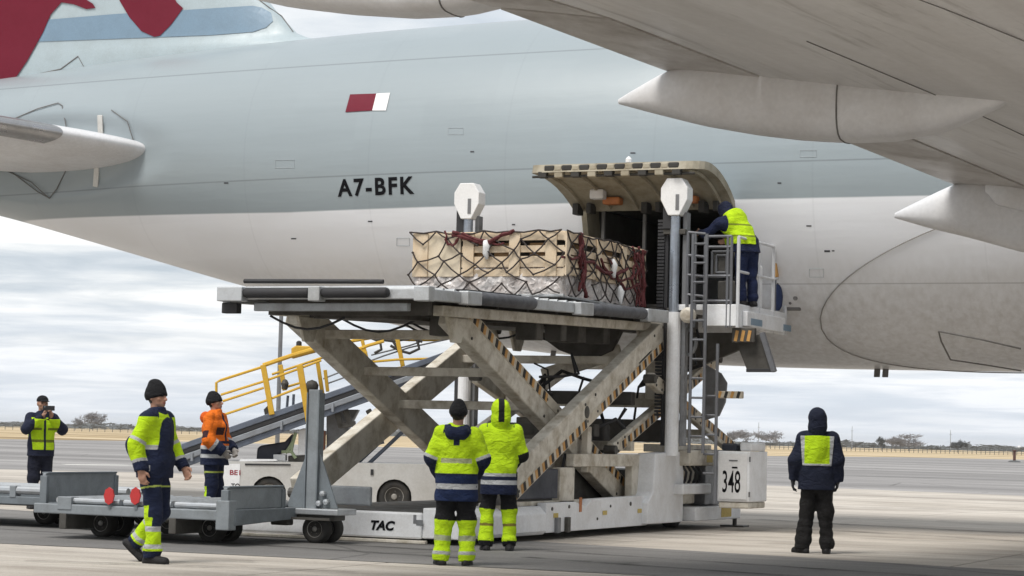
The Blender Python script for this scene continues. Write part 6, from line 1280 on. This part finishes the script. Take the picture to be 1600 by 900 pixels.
Jp = pose(elR=(.30, .14, 1.26), wrR=(.075, .27, 1.47), elL=(-.30, .14, 1.27), wrL=(-.06, .28, 1.47), hdR=(-.25, .25, .9), hdL=(.25, .2, .9), pnR=(-1, .3, 0), pnL=(1, .3, 0), pitch=-.05, curl=.9, ankR=(.13, -.02, .09), ankL=(-.13, -.02, .09))
pg_ = atd(60, 800, 37.9).xy.to_3d(); Fp = (R_*.50-A_*.87)
photog = person('man in yellow vest and black cap filming with a phone, far left', pg_, Fp, 1.88, Jp, dress_photo, 55)
kk = 1.88/1.82; Rf = Fp.normalized(); Rr = Vector((Rf.y, -Rf.x, 0)); hp = pg_+Rf*(.335*kk)+Rr*(.01*kk); ph = thing('phone', 'black phone held up to his face by the man in the cap', 'phone', hp+Vector((0, 0, 1.55*kk)))
pb = MB(); c0 = hp+Vector((0, 0, 1.60*kk)); pb.hexa([c0+Rr*a+Rf*b+Vector((0, 0, c)) for c in (-.04, .04) for a, b in ((-.10, 0), (.10, 0), (.10, .018), (-.10, .018))]); pb.build('phone_body', M_RUBBER, ph, bevel=.006); MB().lathe(c0+Rr*.07+Rf*.018+Vector((0, 0, .02)), Rf, [(0, .012), (.004, .012), (.005, 0)], 10).build('phone_lens', M_CHROME, ph)
def dress_oper(o, J, R, h, sd):
    garment('jacket', jacket_prims(J, .84, 1.06), .055, .0075, const((.014, .020, .055)), o, M_CLOTH, [((0, 0, .84), (0, 0, -1))], .007, sd)
    garment('trousers', trouser_prims(J), .04, .0075, const((.012, .020, .062)), o, M_CLOTH, (), .008, sd+1); boots(o, J); hood_up(o, J, R, h, lambda q: np.tile((.012, .016, .04), (len(q), 1)))
    def cv(v, g):
        C_ = np.tile(YEL, (len(v), 1)); z = v[:, 2]; C_[band(z, 1.07, 1.10)] = (.20, .26, .02); C_[band(z, 1.25, 1.28)] = (.20, .26, .02); return C_
    vest(o, J, .96, cv, jacket_prims(J, .84, 1.06), sd, .007, .84)
Jq = pose(neck=(-.20, .25, 1.34), shR=(-.01, .20, 1.35), shL=(-.37, .23, 1.29), elR=(.10, .34, 1.10), wrR=(-.02, .52, 1.06), elL=(-.48, .42, 1.12), wrL=(-.46, .64, 1.16), pitch=-.5, hdR=(-.1, .9, -.2), hdL=(0, 1, 0), curl=.7)
oper = person('operator in yellow vest and dark hood leaning on the loader platform', (at(1166, 468, 1, 33.5).x, 33.5, 3.452), (-R_*.50+A_*.86), 1.78, Jq, dress_oper, 65)
bg_ = thing('tool_bag', 'dark blue cloth bag hanging at the back rail of the operator platform', 'bag', (CX1+.0, 35.1, 3.5))
bgm = MB(); bgm.path([(CX1-.02, 35.08, 3.95), (CX1-.03, 35.1, 3.85), (CX1-.04, 35.12, 3.7), (CX1-.03, 35.1, 3.55), (CX1-.03, 35.1, 3.48)], [.02, .06, .085, .07, .03], 7); bgm.build('bag_body', paint('navy_cloth', (.02, .035, .10), .85, amt=.3), bg_, smooth=True); MB().path([(CX1-.02, 35.05, 3.9), (CX1, 35.05, 4.06), (CX1-.02, 35.15, 3.9)], .012, 5).build('bag_handle', M_RUBBER, bg_)
# ------------------------------------------------------------------ thin winter haze over the airfield
hzb = MB().box(-4600, 3600, -500, 5600, -1.0, 19.5); hm = bpy.data.materials.new('haze_air'); hm.use_nodes = True; t = hm.node_tree; t.nodes.clear()
vo = t.nodes.new('ShaderNodeVolumePrincipled'); vo.inputs['Color'].default_value = (.98, .99, 1, 1); vo.inputs['Density'].default_value = .00012; vo.inputs['Anisotropy'].default_value = .2
ou = t.nodes.new('ShaderNodeOutputMaterial'); t.links.new(vo.outputs[0], ou.inputs['Volume']); hz_o = hzb.build('haze', hm); hz_o['kind'] = 'stuff'
